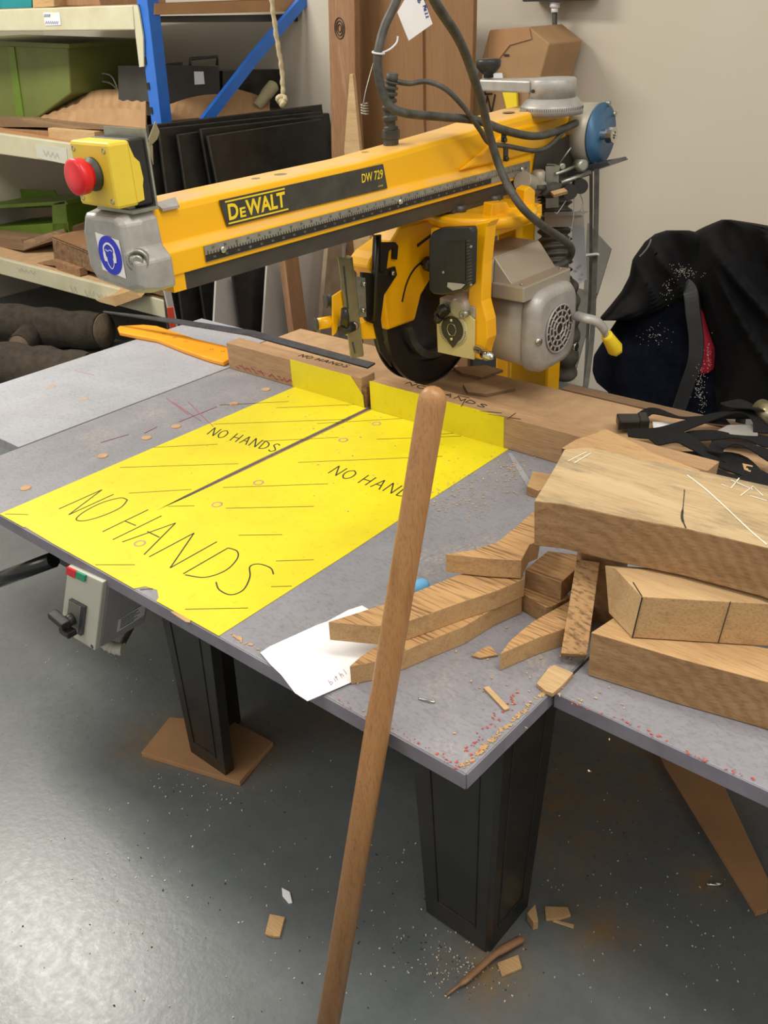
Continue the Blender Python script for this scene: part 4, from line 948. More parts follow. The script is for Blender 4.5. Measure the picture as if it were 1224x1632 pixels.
sa = [o.bm.verts.new(p) for p in (A_, B_, D_, D2, A2)]; sb2 = [o.bm.verts.new(p + lv) for p in (A_, B_, D_, D2, A2)]
f = o._f(sa); f.material_index = 1; o._f(sb2[::-1])
for i in range(5):
    f = o._f([sa[i], sa[(i + 1) % 5], sb2[(i + 1) % 5], sb2[i]])
    if i in (0, 1): f.material_index = 1
mb = o.build('oak_block', ['oak', 'oak_pale'], label='middle oak block of the stack with pale angled end', cat='wood block', bevel=.001)
b = B(); b.ribbon([A_ + Vector((.001, -.001, 0)), A2 + Vector((.001, -.001, 0))], .0016, (.5, -.8, 0), .0006); b.ribbon([A_ + Vector((0, 0, .0006)), P(1009, 928, .1375)], .0012, (0, 0, 1), .0006)
q1_ = P(1165, 958, .137); b.ribbon([q1_ + Vector((.0, -.0012, 0)), q1_ + (A2 - A_) + Vector((0, -.0012, 0))], .001, (.3, -.9, 0), .0006); b.build('pencil_line', 'ink', mb, label='dark pencil line', kind='stuff')
big = thing('oak_block', 'large weathered oak block with chalk marks on top of the stack', 'wood block', P(1030, 870, .14))
b = B(); bt_px = [(851, 798), (870, 768), (885, 742), (899, 716), (935, 712), (985, 722), (1060, 738), (1150, 757), (1290, 788), (1320, 905), (1224, 873), (1094, 842), (985, 822), (900, 803)]
zt_ = .215; pts = [P(x, y, zt_) for x, y in bt_px]
a = [b.bm.verts.new(q) for q in pts]; c = [b.bm.verts.new(q + Vector((0, 0.004, -.073))) for q in pts]; n = len(a)
f = b._f(a); f.material_index = 1; b._f(c[::-1])
for i in range(n): b._f([a[i], a[(i + 1) % n], c[(i + 1) % n], c[i]])
b.build('block', ['oak2', 'oak_grey'], big, bevel=.002)
b = B()
for st in ([(1095, 757), (1125, 780), (1160, 812), (1195, 845), (1222, 868)], ):
    b.ribbon(smoothpath([P(x, y, zt_ + .0006) for x, y in st], 5), .002, (0, 0, 1), .0006)
for st in ([(905, 735), (935, 720)], [(915, 738), (942, 722)], [(1150, 772), (1165, 778), (1178, 762)], [(1165, 765), (1200, 780)], [(1180, 790), (1200, 775), (1216, 790)], [(1195, 790), (1222, 798)]):
    b.ribbon([P(x, y, zt_ + .0006) for x, y in st], .0016, (0, 0, 1), .0006)
b.build('chalk_marks', 'dust_white', big, label='white chalk lines', kind='stuff')
b = B(); b.ribbon(smoothpath([P(1091, 780, zt_ + .0004), P(1089, 805, zt_ + .0004), P(1087, 825, zt_ + .0004), P(1093, 841, zt_ + .0004)], 4), [.001] * 6 + [.003] * 4 + [.0015] * 3, (0, 0, 1), .0006); b.build('crack', 'ink', big, label='dark crack')
# pencil lines on blocks
slab('thin_offcut', [(855, 1089), (874, 1064), (883, 1059), (914, 1072), (896, 1092), (881, 1105), (870, 1101)], .007, .0065, ['oak', 'oak_pale'], 'small pale square offcut bridging the gap between the worktops', 'wood offcut')
slab('small_offcut', [(849, 751), (880, 755), (890, 770), (858, 782), (840, 775)], .018, .0175, ['oak2', 'oak'], 'small striped oak piece behind the left end of the big block', 'wood offcut')
slab('wood_chip', [(751, 1044), (775, 1030), (783, 1030), (794, 1043), (765, 1048)], .004, .0035, ['oak2', 'oak_rough'], 'triangular wood chip left of the pointed offcut', 'wood chip')
slab('wood_sliver', [(770, 1095), (779, 1093), (813, 1128), (804, 1131)], .004, .0035, ['oak', 'oak_pale'], 'narrow pale wood sliver near the table corner', 'wood chip')
b = B(); b.tube(smoothpath([P(667, 1113, .002), P(680, 1116, .003), P(692, 1119, .002), P(690, 1114, .003)], 4), .0012, 6); b.build('wire_clip', 'chrome', label='small bright bent wire clip on the grey worktop', cat='clip')
b = B(); q0, q1 = P(655, 940, .012), P(682, 930, .012); b.lathe(q0, q1 - q0, [(0, .008), (.004, .012), ((q1 - q0).length - .008, .012), ((q1 - q0).length, .006)], 16); b.build('ear_plug', 'cyan', label='light blue foam ear plug behind the wooden handle', cat='ear plug')
slab('splintered_offcut', [(722, 585), (775, 582), (802, 589), (768, 601), (735, 594)], .008, .007, ['walnut', 'mdf'], 'thin splintered board scrap lying behind the blade guard', 'wood offcut')
slab('splintered_offcut', [(738, 612), (770, 604), (812, 607), (822, 618), (775, 628), (745, 624)], .009, .008, ['walnut', 'mdf'], 'thin broken board scrap between fence and motor', 'wood offcut')
# twisted offcut on the fence
slab('bark_edged_offcut', [(895, 714), (918, 700), (950, 690), (965, 683), (1005, 702), (1042, 722), (1090, 740), (1118, 750), (1060, 750), (960, 735)], FH + .022, .021, ['waney', 'oak'], 'ragged thin oak offcut lying on the fence behind the big block', 'wood offcut')
# wooden handle leaning on the front edge
# leaning on the table front: diameter 31 mm
d1 = 1.03
def atd(px, py, d): r = ray(px, py).normalized(); return CAM + r * d
Pt = atd(691, 626, d1); E_ = PY(601, 1165, -.8105); v = E_ - Pt; kk = (FZ - Pt.z) / v.z; Ft = Pt + v * kk
b = B(); L = (Ft - Pt).length; ax = (Ft - Pt).normalized()
b.lathe(Pt - ax * .008, ax, [(0, .0), (.0015, .006), (.004, .0105), (.008, .0135), (.014, .0157), (.022, .0162), (L * .5, .0163), (L, .0163)], 32)
st = b.build('broom_handle', 'stick', label='long round wooden handle leaning against the table front edge', cat='handle')

# ------------------------------------------------------------------ straps, buckle on rear board
sp_ = thing('webbing_strap', 'tangled black webbing strap with plastic buckle behind the oak blocks', 'strap', P(1100, 700, .002))
def strap(pts, wd=.024, tw=None):
    b = B(); q = smoothpath([P(x, y, z) for x, y, z in pts], 7)
    nn_ = []
    for i in range(len(q)):
        t = i / (len(q) - 1); a = (tw or (lambda t: .25 * math.sin(t * 9)))(t); nn_.append(Vector((math.sin(a) * .3, -math.sin(a), math.cos(a))))
    b.ribbon(q, wd, nn_, .0025); b.build('strap_band', 'webbing', sp_)
strap([(1000, 690, .03), (1050, 690, .03), (1100, 675, .035), (1150, 660, .04), (1190, 655, .05), (1212, 668, .045), (1215, 690, .03)], .034)
strap([(1020, 665, .02), (1040, 655, .03), (1080, 665, .03), (1120, 668, .03), (1160, 672, .02)], .024)
strap([(1040, 704, .04), (1080, 696, .045), (1115, 715, .04), (1150, 740, .03), (1200, 755, .03), (1230, 775, .03)], .036)
strap([(1090, 695, .02), (1150, 694, .03), (1200, 700, .03), (1240, 708, .03)], .034)
strap([(1140, 722, .04), (1145, 710, .05), (1170, 706, .05), (1210, 718, .04), (1240, 735, .03)], .028)
strap([(1145, 730, .03), (1180, 735, .02), (1215, 770, .02), (1240, 790, .02)], .04)
strap([(1100, 720, .02), (1120, 745, .03), (1180, 765, .03), (1230, 785, .04)], .04)
strap([(1160, 640, .05), (1200, 650, .06), (1240, 650, .06)], .04)
b = B(); b.box(P(1003, 672, .022), (.05, .04, .022), R(35)); b.box(P(1003, 672, .034), (.04, .008, .006), R(35)); b.box(P(1025, 672, .022), (.02, .045, .026), R(35)); b.build('buckle', 'black', sp_, bevel=.005)
slab('sandpaper_piece', [(1040, 672), (1078, 673), (1062, 684), (1041, 684)], .012, .0015, ['white', 'white'], 'small pale scrap of card beside the strap buckle', 'paper')
slab('grey_plastic_case', [(1135, 690), (1160, 677), (1207, 676), (1208, 695)], .03, .028, ['case_grey', 'cast'], 'grey plastic piece under the tangled straps', 'plastic piece')
slab('printed_sweet_wrapper', [(1183, 738), (1200, 742), (1196, 752), (1186, 748)], .032, .001, ['oak', 'oak'], 'small orange-yellow scrap among the straps', 'scrap')
b = B(); b.cyl(P(1211, 652, .05), P(1240, 668, .05), .022); b.build('tape_roll', 'gold_zinc', label='partly seen round tan tape roll at the right frame edge', cat='tape roll')
# chair + jacket
ch = thing('chair', 'black framed chair with red upholstery under the jacket', 'chair', PY(1100, 640, 1.1) * 1 + Vector((0, .1, -.5 - PY(1100, 640, 1.1).z)))
b = B(); q = smoothpath([PY(1085, 450, .96), PY(1100, 462, .93), PY(1105, 500, .92), PY(1110, 545, .92), (PY(1107, 580, .92)), PY(1095, 615, .93), PY(1078, 665, .95)], 6)
b.ribbon(q, [.038] * len(q), (.25, -.95, .15), .02); b.build('back_frame', 'chair_black', ch, bevel=.005)
b = B(); q = [(1106, 488), (1117, 505), (1125, 535), (1132, 560), (1130, 595), (1114, 600), (1116, 560), (1112, 530)]; b.prism([PY(x, y, .95) for x, y in q], (0, .04, 0)); b.build('backrest', 'lining', ch, bevel=.008, label='red upholstered backrest edge')
b = B(); sxy = PY(1130, 600, 1.2); b.box((sxy.x, 1.2, -.08), (.45, .4, .06)); b.build('seat', 'lining', ch, bevel=.02)
for dx_, dy_ in ((-.18, -.17), (.18, -.17), (-.18, .17), (.18, .17)):
    b = B(); b.cyl((sxy.x + dx_, 1.2 + dy_, FZ), (sxy.x + dx_ * .9, 1.2 + dy_ * .9, -.1), .014); b.build('leg', 'chair_black', ch)
jk = thing('jacket', 'black jacket draped over the chair at the right wall', 'jacket', Vector((sxy.x, 1.15, -.02)))
def drape(name, rows, Y0, dep, mat, fold=.02, seed=0, n=40):
    # rows: (pixel y, left pixel x, right pixel x); body of rounded depth, closed
    b = B(); rings = []
    for ri, (py, xl, xr) in enumerate(rows):
        ring = []
        for j in range(n * 2):
            u = j / n
            if u < 1: s_ = -math.cos(math.pi * u); side = -1
            else: s_ = math.cos(math.pi * (u - 1)); side = 1
            px = (xl + xr) / 2 + (xr - xl) / 2 * s_
            q = PY(px, py, Y0)
            d = math.sqrt(max(0, 1 - s_ * s_)) ** .7 * dep
            nv = noise.noise(Vector((px * .012 + py * .006 + seed, py * .0035, seed))) * 2
            rd = (1 - abs(noise.noise(Vector((px * .018 - py * .010 + seed * 3, py * .006 + seed, 1.3))) * 2)) ** 3
            amp = math.sqrt(max(0, 1 - s_ * s_))
            q = PY(px, py, Y0 + side * d - (nv * fold + rd * fold * 1.3) * amp * (1 if side < 0 else .3))
            ring.append(b.bm.verts.new(q))
        rings.append(ring)
    m = len(rings[0])
    for p, q in zip(rings, rings[1:]):
        for j in range(m):
            f = b._f([p[j], p[(j + 1) % m], q[(j + 1) % m], q[j]])
            if f: f.smooth = True
    b._f(rings[0][::-1]); b._f(rings[-1])
    return b.build(name, mat, jk)
def rows_from(tbl_, step=6):
    out = []; y = tbl_[0][0]
    while y <= tbl_[-1][0]:
        for (a, al, ar), (c, cl, cr) in zip(tbl_, tbl_[1:]):
            if a <= y <= c:
                t = (y - a) / (c - a); out.append((y, al + (cl - al) * t, ar + (cr - ar) * t)); break
        y += step
    return out
drape('body', rows_from([(350, 1150, 1165), (356, 1135, 1205), (366, 1112, 1260), (380, 1095, 1290), (430, 1085, 1310), (480, 1110, 1330), (560, 1130, 1340), (600, 1128, 1350), (668, 1120, 1360)]), 1.05, .13, 'jacket', .032, 1.0)
drape('hood', rows_from([(367, 1062, 1098), (372, 1045, 1120), (385, 1028, 1150), (413, 1008, 1160), (440, 1003, 1165), (465, 990, 1140), (490, 970, 1080), (505, 957, 1035), (512, 956, 990)]), 1.03, .11, 'jacket', .024, 4.0)
drape('fleece_lining', rows_from([(420, 1070, 1112), (428, 1060, 1122), (440, 1050, 1130), (470, 1035, 1135), (500, 1000, 1140), (510, 983, 1142), (548, 958, 1140), (567, 946, 1150), (592, 944, 1150), (609, 950, 1150), (625, 969, 1150), (660, 985, 1150), (668, 990, 1150)], 5), 1.06, .11, 'fleece', .010, 9.0)
b = B()
for i in range(16):
    t = i / 15; x = 1020 + 17 * t + 3 * math.sin(t * 3); y = 408 - 26 * t
    q = PY(x, y, .905); b.box(q, (.004, .001, .0018), Matrix.Rotation(R(30), 3, 'Y'))
b.build('small_print', 'cast', jk, label='small grey printed lettering on shoulder')
b = B()
for cx_, cy_, sx_, sy_, n_ in ((1090, 433, 18, 9, 90), (1065, 460, 8, 22, 40), (1045, 535, 18, 14, 50), (1115, 610, 8, 30, 110), (1128, 570, 6, 22, 40), (1120, 640, 6, 14, 30)):
    for _ in range(n_):
        x = random.gauss(cx_, sx_ * .6); y = random.gauss(cy_, sy_ * .6); q = PY(x, y, .90 + random.uniform(0, .03))
        b.box(q, (.0012, .001, .0011))
b.build('sawdust', 'dust_white', jk, kind='stuff', label='white sawdust specks on dark cloth')

# ------------------------------------------------------------------ storage rack at the left
RX0 = -1.62; RY0 = .78; TD = .065
rk = thing('storage_rack', 'blue and cream steel storage rack against the back wall', 'rack', (-2.2, 1.1, FZ))
def ry(x): return RY0 + TD * (x - RX0)
UPX = PY(228, 100, RY0)
b = B()
ux = UPX.x
def upr(cx, cy): b.mm(cx - .03, cx + .03, cy, cy + .045, FZ, 1.5)
q_top = PY(227, 10, RY0); q_bot = PY(248, 186, RY0)
vec = (q_bot - q_top); 
def upright_at(qt, qb, dy=0):
    e = qb + vec * 3.2; s_ = qt - vec * 1.0
    off = Vector((0, dy, 0)); b.hexa([e + off + Vector(p) for p in ((-.03, 0, 0), (.03, 0, 0), (.03, .05, 0), (-.03, .05, 0))] + [s_ + off + Vector(p) for p in ((-.03, 0, 0), (.03, 0, 0), (.03, .05, 0), (-.03, .05, 0))])
upright_at(q_top, q_bot); b.build('upright', 'blue_post', rk, label='blue front upright', bevel=.002)
b = B(); b.ribbon([PX(505, -25, ux + .10), PX(405, 92, ux + .10), PX(332, 186, ux + .10), PX(300, 230, ux + .10)], .04, (1, 0, 0), .02); b.build('diagonal_brace', 'blue_post', rk, label='blue diagonal brace')
b = B()
for py in (13, 55, 96, 137, 176):
    q = PY(221 + (py - 13) * .125, py, RY0 - .001); b.box(q, (.014, .006, .022))
b.build('punched_holes', 'ink', rk, kind='stuff')
def beam(p_tl, p_tr, p_bl, p_br, nm='beam', ext=-1.6):
    b = B(); f = lambda p: PY(p[0], p[1], RY0 - .006)
    tl, tr, bl, br = (PX(0, 0, 0),) * 4
    # beams follow the slightly turned rack front: depth from the rack line
    def g(p):
        r = ray(*p); t = (RY0 - .006 + TD * (CAM.x - RX0) - CAM.y) / (r.y - TD * r.x); return CAM + r * t
    tl, tr, bl, br = g(p_tl), g(p_tr), g(p_bl), g(p_br)
    tl = tr + (tl - tr) * 1.6; bl = br + (bl - br) * 1.6
    b.prism([tl, tr, br, bl], (0, .05, 0)); o = b.build('beam', 'beam', rk, bevel=.004); return tl, tr, bl, br
B1 = beam((0, 15), (211, 8), (0, 50), (214, 48)); B2 = beam((0, 213), (240, 247), (0, 246), (250, 282)); B3 = beam((0, 412), (280, 484), (0, 437), (276, 511))
b = B(); b.prism([PY(x, y, RY0 - .009) for x, y in ((209, 9), (219, 8), (222, 22), (228, 60), (229, 106), (222, 107), (215, 48))], (0, .006, 0)); b.build('beam_bracket', 'beam', rk)
for (tl, tr, bl, br), m_, dep in ((B1, 'walnut', .70), (B2, 'ply', .70), (B3, 'mdf', .70)):
    b = B(); z = (tl.z + tr.z) / 2
    b.prism([tr + Vector((.04, .02, .002)), tl + Vector((0, .02, .002)), tl + Vector((0, dep, .002)), tr + Vector((.04, dep, .002))], (0, 0, -.02)); b.build('shelf_board', m_, rk)
# side edge timber of the top shelf seen through the end frame
b = B(); b.prism([PX(x, y, ux + .05) for x, y in ((238, 6), (520, -2), (520, 17), (238, 24))], (.03, 0, 0)); b.build('shelf_side_rail', 'ply', rk)
b = B(); b.prism([PX(x, y, ux + .03) for x, y in ((240, 26), (525, 22), (525, 34), (242, 36))], (.02, 0, 0)); b.build('shelf_side_rail', 'case', rk)
b = B(); q = PY(87, 28, RY0 - .06)
def gb(x, y):
    r = ray(x, y); t = (RY0 - .0075 + TD * (CAM.x - RX0) - CAM.y) / (r.y - TD * r.x); return CAM + r * t
b.prism([gb(*p) for p in ((69, 20), (95, 20), (97, 40), (72, 41))], (0, .001, 0)); l_ = b.build('shelf_label', 'label_white', rk, label='white label with blue handwriting')
b = B()
for x0, x1, y0 in ((71, 80, 25), (73, 93, 36)):
    pts = []
    for i in range(14): pts.append(gb(x0 + (x1 - x0) * i / 13, y0 + (-2.5 if i % 2 else 2)) - Vector((0, .0015, 0)))
    b.ribbon(pts, .0016, (.5, -.86, .3), .0006)
b.build('label_writing', 'ink_blue', l_)
b = B(); b.prism([gb(*p) for p in ((56, 230), (106, 237), (108, 262), (60, 252))], (0, .001, 0)); b.build('shelf_label', 'panel_grey', rk, label='faded paper label on middle beam')
b = B()
for x0, y0, n_, h_ in ((70, 243, 8, 4), (28, 428, 9, 2.5), (113, 460, 4, 5), (136, 466, 5, 5), (155, 470, 6, 3)):
    b.ribbon([gb(x0 + i * 3.6, y0 + i * .8 + (h_ if i % 2 else -h_)) - Vector((0, .003, 0)) for i in range(n_)], .0016, (.4, -.9, .2), .0006)
b.build('beam_writing', 'rule', rk, label='faint pencilled writing on beams')

# ---- things on the rack. helper: box whose front face is given by pixels at depth Y
def pbox(name, px, Y, dep, mat, label, cat, bevel=.003, parent=None):
    b = B(); b.prism([PY(x, y, Y) for x, y in px], (0, dep, 0)); return b.build(name, mat, parent, label=label, cat=cat, bevel=bevel)
pbox('teal_box', ((-60, -40), (50, -40), (50, 13), (-60, 17)), .76, .25, 'teal', 'teal box at top left corner on the upper shelf', 'box')
pbox('wooden_block', ((50, -30), (84, -30), (86, 11), (52, 13)), .74, .2, 'oak', 'pale wooden block beside the teal box', 'wood block')
pbox('wooden_board', ((88, -30), (150, -30), (160, 9), (90, 10)), .79, .3, 'pine', 'brown board next to the pale block on the upper shelf', 'board')
gc = thing('storage_crate', 'large olive green plastic crate on the middle shelf', 'crate', PY(60, 190, .9))
b = B(); b.prism([PY(x, y, .86) for x, y in ((-80, 66), (108, 74), (112, 150), (60, 188), (-80, 196))], (0, .36, 0)); b.build('crate_body', 'crate_green', gc, bevel=.006)
b = B(); b.prism([PY(x, y, .855) for x, y in ((12, 74), (22, 75), (38, 188), (27, 190))], (0, .012, 0)); b.build('crate_rib', 'crate_lime', gc)
b = B(); b.prism([PY(x, y, .85) for x, y in ((-80, 62), (110, 70), (110, 77), (-80, 70))], (0, .38, 0)); b.build('crate_rim', 'crate_green', gc)
# corrugated cardboard
cb = B(); N1 = 26
rows = []
for i in range(N1 + 1):
    t = i / N1; x = 40 + (232 - 40) * t
    ytop = 193 - 52 * math.sin(min(1, t * 1.35) * math.pi * .5) * (1 - .18 * max(0, t - .6)); yb = 196 + 10 * t
    a_ = [PY(x, yb, .80), PY(x, lerp(yb, ytop, .5) + (1.5 if i % 2 else -1.5), .84), PY(x, ytop, .96 + (.004 if i % 2 else 0)), PY(x, ytop + 3, 1.15)]
    rows.append([cb.bm.verts.new(p) for p in a_])
for p, q in zip(rows, rows[1:]):
    for j in range(3): cb._f([p[j], p[j + 1], q[j + 1], q[j]])
o = cb.build('corrugated_cardboard', 'card', label='crumpled sheet of corrugated cardboard on the middle shelf', cat='cardboard'); s_ = o.modifiers.new('s', 'SOLIDIFY'); s_.thickness = .006
b = B(); rows = []
for i in range(13):
    t = i / 12; x = 255 + (430 - 255) * t; yt = 172 - 22 * math.sin(t * 3.1) - (12 if t > .6 else 0)
    rows.append([b.bm.verts.new(p) for p in (PX(x, 192 - 12 * t, ux + .04), PX(x, yt, ux - .05), PX(x, yt + 1, ux - .3))])
for p, q in zip(rows, rows[1:]):
    for j in range(2): b._f([p[j], p[j + 1], q[j + 1], q[j]])
o = b.build('brown_paper', 'card', label='crumpled brown packing paper behind the blue upright', cat='paper'); s_ = o.modifiers.new('s', 'SOLIDIFY'); s_.thickness = .006
b = B(); b.tube(smoothpath([PX(408, 172, ux), PX(425, 150, ux), PX(438, 134, ux)], 4), [.022] * 4 + [.026] * 4 + [.014], 14); b.build('paper_roll', 'roll', label='pale rolled bundle leaning on the middle shelf end', cat='roll')
pbox('equipment_case', ((195, 108), (230, 104), (236, 148), (197, 150)), 1.1, .2, 'case_grey', 'grey box behind the cardboard left of the blue upright', 'box')
b = B()
for k_ in range(2):
    b.tube(smoothpath([PY(148 + k_ * 3, 142, 1.02), PY(148, 128 + k_ * 8, 1.02), PY(160, 118 + k_ * 12, 1.02), PY(178, 122 + k_ * 12, 1.02), PY(190, 148, 1.02)], 6), .004, 6)
b.build('white_cable_coil', 'cast', label='loop of white cable above the cardboard', cat='cable')
def xbox(name, px, X, dep, mat, label, cat, bevel=.004):
    b = B(); b.prism([PX(x, y, X) for x, y in px], (-dep, 0, 0)); return b.build(name, mat, label=label, cat=cat, bevel=bevel)
tc = thing('power_tool_case', 'dark plastic tool case with small label and raised handle on the middle shelf', 'tool case', PX(306, 165, ux - .2))
b = B(); b.prism([PX(x, y, ux - .06) for x, y in ((262, 103), (350, 106), (352, 160), (262, 165))], (-.3, 0, 0)); b.build('shell', 'case', tc, bevel=.004)
b = B(); b.prism([PX(x, y, ux - .057) for x, y in ((309, 114), (324, 114), (326, 134), (310, 135))], (.001, 0, 0)); b.build('case_label', 'label_white', tc, label='small white label')
b = B(); b.tube([PX(303, 105, ux - .1), PX(303, 94, ux - .1), PX(346, 90, ux - .1), PX(346, 104, ux - .1)], .006, 6); b.build('carrying_handle', 'case', tc)
xbox('power_tool_case', ((355, 112), (450, 110), (478, 118), (478, 172), (355, 172)), ux - .08, .3, 'sheet_black', 'black tool case behind the blue brace', 'tool case')
pbox('thin_board', ((-60, 186), (60, 190), (230, 205), (230, 209), (60, 203), (-60, 202)), .79, .3, 'walnut', 'thin brown board under the cardboard on the middle shelf', 'board', .001)
pbox('wooden_block', ((76, 204), (150, 210), (152, 236), (108, 232), (78, 226)), .765, .15, 'oak_pale', 'pale pinkish block on the middle beam behind the stop box', 'wood block', .002)
pbox('wooden_block', ((-50, 202), (76, 210), (78, 224), (-50, 214)), .772, .1, 'pine', 'low brown strip left of the pale pinkish block', 'wood block', .002)
# lower shelf
g2 = thing('open_crate', 'lime green open plastic crate on the lower shelf', 'crate', PY(50, 380, .95))
b = B()
b.prism([PY(x, y, .93) for x, y in ((-60, 330), (104, 320), (108, 326), (-60, 336))], (0, .3, 0))
b.prism([PY(x, y, .93) for x, y in ((-60, 366), (108, 354), (109, 372), (-60, 386))], (0, .3, 0))
b.prism([PY(x, y, .93) for x, y in ((82, 322), (104, 320), (109, 372), (84, 375))], (0, .3, 0))
b.prism([PY(x, y, 1.2) for x, y in ((-60, 300), (85, 303), (100, 330), (-60, 335))], (0, .01, 0))
b.build('crate_body', 'crate_lime', g2, bevel=.003)
pbox('wooden_board', ((-50, 372), (33, 381), (38, 400), (-50, 388)), .80, .2, 'walnut', 'brown board end at the left on the lower shelf', 'board')
b = B(); q = [PY(32, 386, .80), PY(140, 352, 1.0), PY(140, 366, 1.0), PY(38, 399, .80)]; b.prism(q, (-.06, .12, 0)); b.build('wooden_board', 'walnut', label='long brown board angled back from the lower shelf edge', cat='board', bevel=.002)
b = B(); tp = [(82, 378), (135, 366), (235, 372), (262, 390), (268, 455), (262, 472), (200, 452), (140, 428), (86, 416)]
q = [PY(x, y, .76 if y > 400 else .78) for x, y in tp]
fr_ = [PY(82, 378, .775), PY(125, 395, .765), (PY(200, 425, .76)), PY(262, 448, .755), PY(262, 474, .755), PY(200, 455, .76), PY(140, 432, .765), PY(86, 418, .775)]
b.prism(fr_, (.05, .2, 0)); b.build('live_edge_slab', ['waney'], label='thick live-edge slab with rough bark on the lower shelf', cat='wood slab', bevel=.006)
b = B(); q = [PY(82, 377, .774), PY(125, 394, .764), PY(200, 424, .759), PY(262, 447, .754)]
b.prism([q[0], q[1], q[2], q[3], q[3] + Vector((.05, .21, 0)), q[0] + Vector((.05, .21, 0))], (0, 0, .006)); b.build('wooden_board', 'pine', label='smooth pinkish face board on top of the bark slab', cat='board')
pbox('small_offcut', ((54, 420), (82, 414), (124, 428), (96, 438), (88, 424)), .745, .04, 'pine', 'small notched brown offcut on the lower beam', 'wood offcut', .001)
pbox('small_offcut', ((88, 430), (126, 428), (128, 440), (94, 443)), .74, .04, 'pine', 'second small brown offcut against the bark slab', 'wood offcut', .001)
pbox('small_offcut', ((152, 478), (179, 470), (183, 488), (160, 482)), .70, .05, 'oak_pale', 'pale end of the offcut sticking out over the lower beam', 'wood offcut', .001)
b = B(); b.prism([PY(x, y, .70) for x, y in ((179, 472), (215, 461), (225, 474), (183, 489))], (-.02, .06, .02)); b.build('small_offcut', 'oak', label='pale offcut lying over the lower beam near the end cap', cat='wood offcut', bevel=.001)
# logs on the floor
def log(c0, c1, r, label, stubs=()):
    t = thing('log', label, 'log', (c0 + c1) / 2 - Vector((0, 0, r)))
    b = B(); q = smoothpath([c0, lerp(c0, c1, .35) + Vector((0, 0, .01)), lerp(c0, c1, .7) - Vector((0, 0, .008)), c1], 8)
    b.tube(q, [r * (1 + .06 * math.sin(i * 1.3) + .05 * math.sin(i * .5)) for i in range(len(q))], 20)
    for s0, s1, rs in stubs: b.tube([s0, s1], [rs * 1.15, rs], 14)
    lo = b.build('trunk', 'log_bark', t)
    b = B(); d = (c1 - c0).normalized(); b.lathe(c1 - d * .002, d, [(0, r * .9), (.006, r * .88), (.0065, 0)], 24)
    b.build('cut_end', 'log_end', t, label='pale sawn end')
    for s0, s1, rs in stubs:
        b = B(); e = (s1 - s0).normalized(); b.lathe(s1 - e * .002, e, [(0, rs * .9), (.004, rs * .85), (.0045, 0)], 16); b.build('branch_end', 'log_end', t, label='sawn end of side branch')
c1 = P(166, 527, -.40); c0 = P(-90, 505, -.40)
s1 = P(38, 541, -.42) + Vector((.06, -.06, 0)); log(c0, c1, .085, 'dark bark-covered log lying under the lower shelf with pale cut end', ((s1 + Vector((-.10, .12, .0)), s1, .05),))
c1 = P(150, 600, -.39); c0 = P(-90, 575, -.39); s1 = P(8, 586, -.40) + Vector((.06, -.06, 0))
log(c0, c1, .10, 'thicker log in front of the first log at the left table edge', ((s1 + Vector((-.10, .12, -.01)), s1, .045),))
pbox('cardboard_box', ((-30, 440), (22, 445), (20, 500), (-30, 500)), 1.1, .2, 'pine', 'brown box in the dark space below the lower shelf', 'box')
# ------------------------------------------------------------------ sheets leaning against the rack end
def sheet(p, X, th, mat, label, group=None, lean=.0, name='leaning_sheet', cat='sheet', edge=None):
    b = B(); pts = [PX(x, y, X) for x, y in p]
    z0 = max(q.z for q in pts); pts = [q + Vector((0, 0, 0)) for q in pts]
    b.prism(pts, (-th, 0, 0)); o = b.build(name, [mat], label=label, cat=cat, group=group, bevel=.001); return o
X0 = -1.36
for i, (xl, yt, xr, yr, lab) in enumerate(((236, 200, 513, 167, 'rearmost black sheet leaning at the rack end with torn tape'), (253, 205, 511, 178, 'second black sheet from the back leaning at the rack end'),
                                     (283, 215, 470, 188, 'narrow black sheet third from the back'), (320, 206, 516, 184, 'black sheet just behind the front one'), (331, 217, 512, 190, 'front black sheet of the leaning stack'))):
    X = -1.46 + i * .028
    sl = .19
    sheet([(xl, yt), (xr, yr), (xr + 22, yr + 170), (xr - 40, 620), (xl + (.1 + .025 * i) * (620 - yt), 620)], X, .012, 'sheet_black', lab)
    b = B(); p0, p1, p2 = PX(xl, yt, X + .001), PX(xl + (.1 + .025 * i) * (560 - yt), 560, X + .001), PX(xr, yr, X + .001)
    b.ribbon([p0, p1], .005, (1, 0, 0), .001); b.ribbon([p0, p2], .004, (1, 0, 0), .001); b.build('sheet_edge', 'sheet_edge', bpy.data.objects[-1] if False else [o for o in bpy.data.objects if o.name.startswith('leaning_sheet') and o.get('label') == lab][0], label='worn pale edge')
b = B(); b.prism([PX(x, y, -1.43) for x, y in ((247, 193), (254, 210), (250, 222), (240, 232), (236, 222))], (.002, 0, 0)); b.prism([PX(x, y, -1.43) for x, y in ((235, 225), (243, 232), (244, 262), (239, 245))], (.002, 0, 0)); b.build('torn_tape', 'roll', label='torn strip of pale tape on the black sheets', cat='tape')
sheet([(262, 462), (271, 455), (292, 560), (284, 560)], -1.28, .01, 'sheet_white', 'thin white strip edge beside the end of the lower beam', name='white_sheet')
b = B(); b.prism([PX(x, y, -1.22) for x, y in ((371, 440), (436, 420), (424, 640), (400, 640))], (-.01, 0, 0)); b.build('leaning_sheet', 'sheet_black', label='tapering black panel seen under the arm', cat='sheet', bevel=.001)
b = B(); b.prism([PX(x, y, -1.26) for x, y in ((345, 440), (380, 430), (410, 640), (335, 640))], (-.01, 0, 0)); b.build('white_sheet', 'sheet_white', label='narrow white sheet left of the tapering black panel', cat='sheet', bevel=.001)
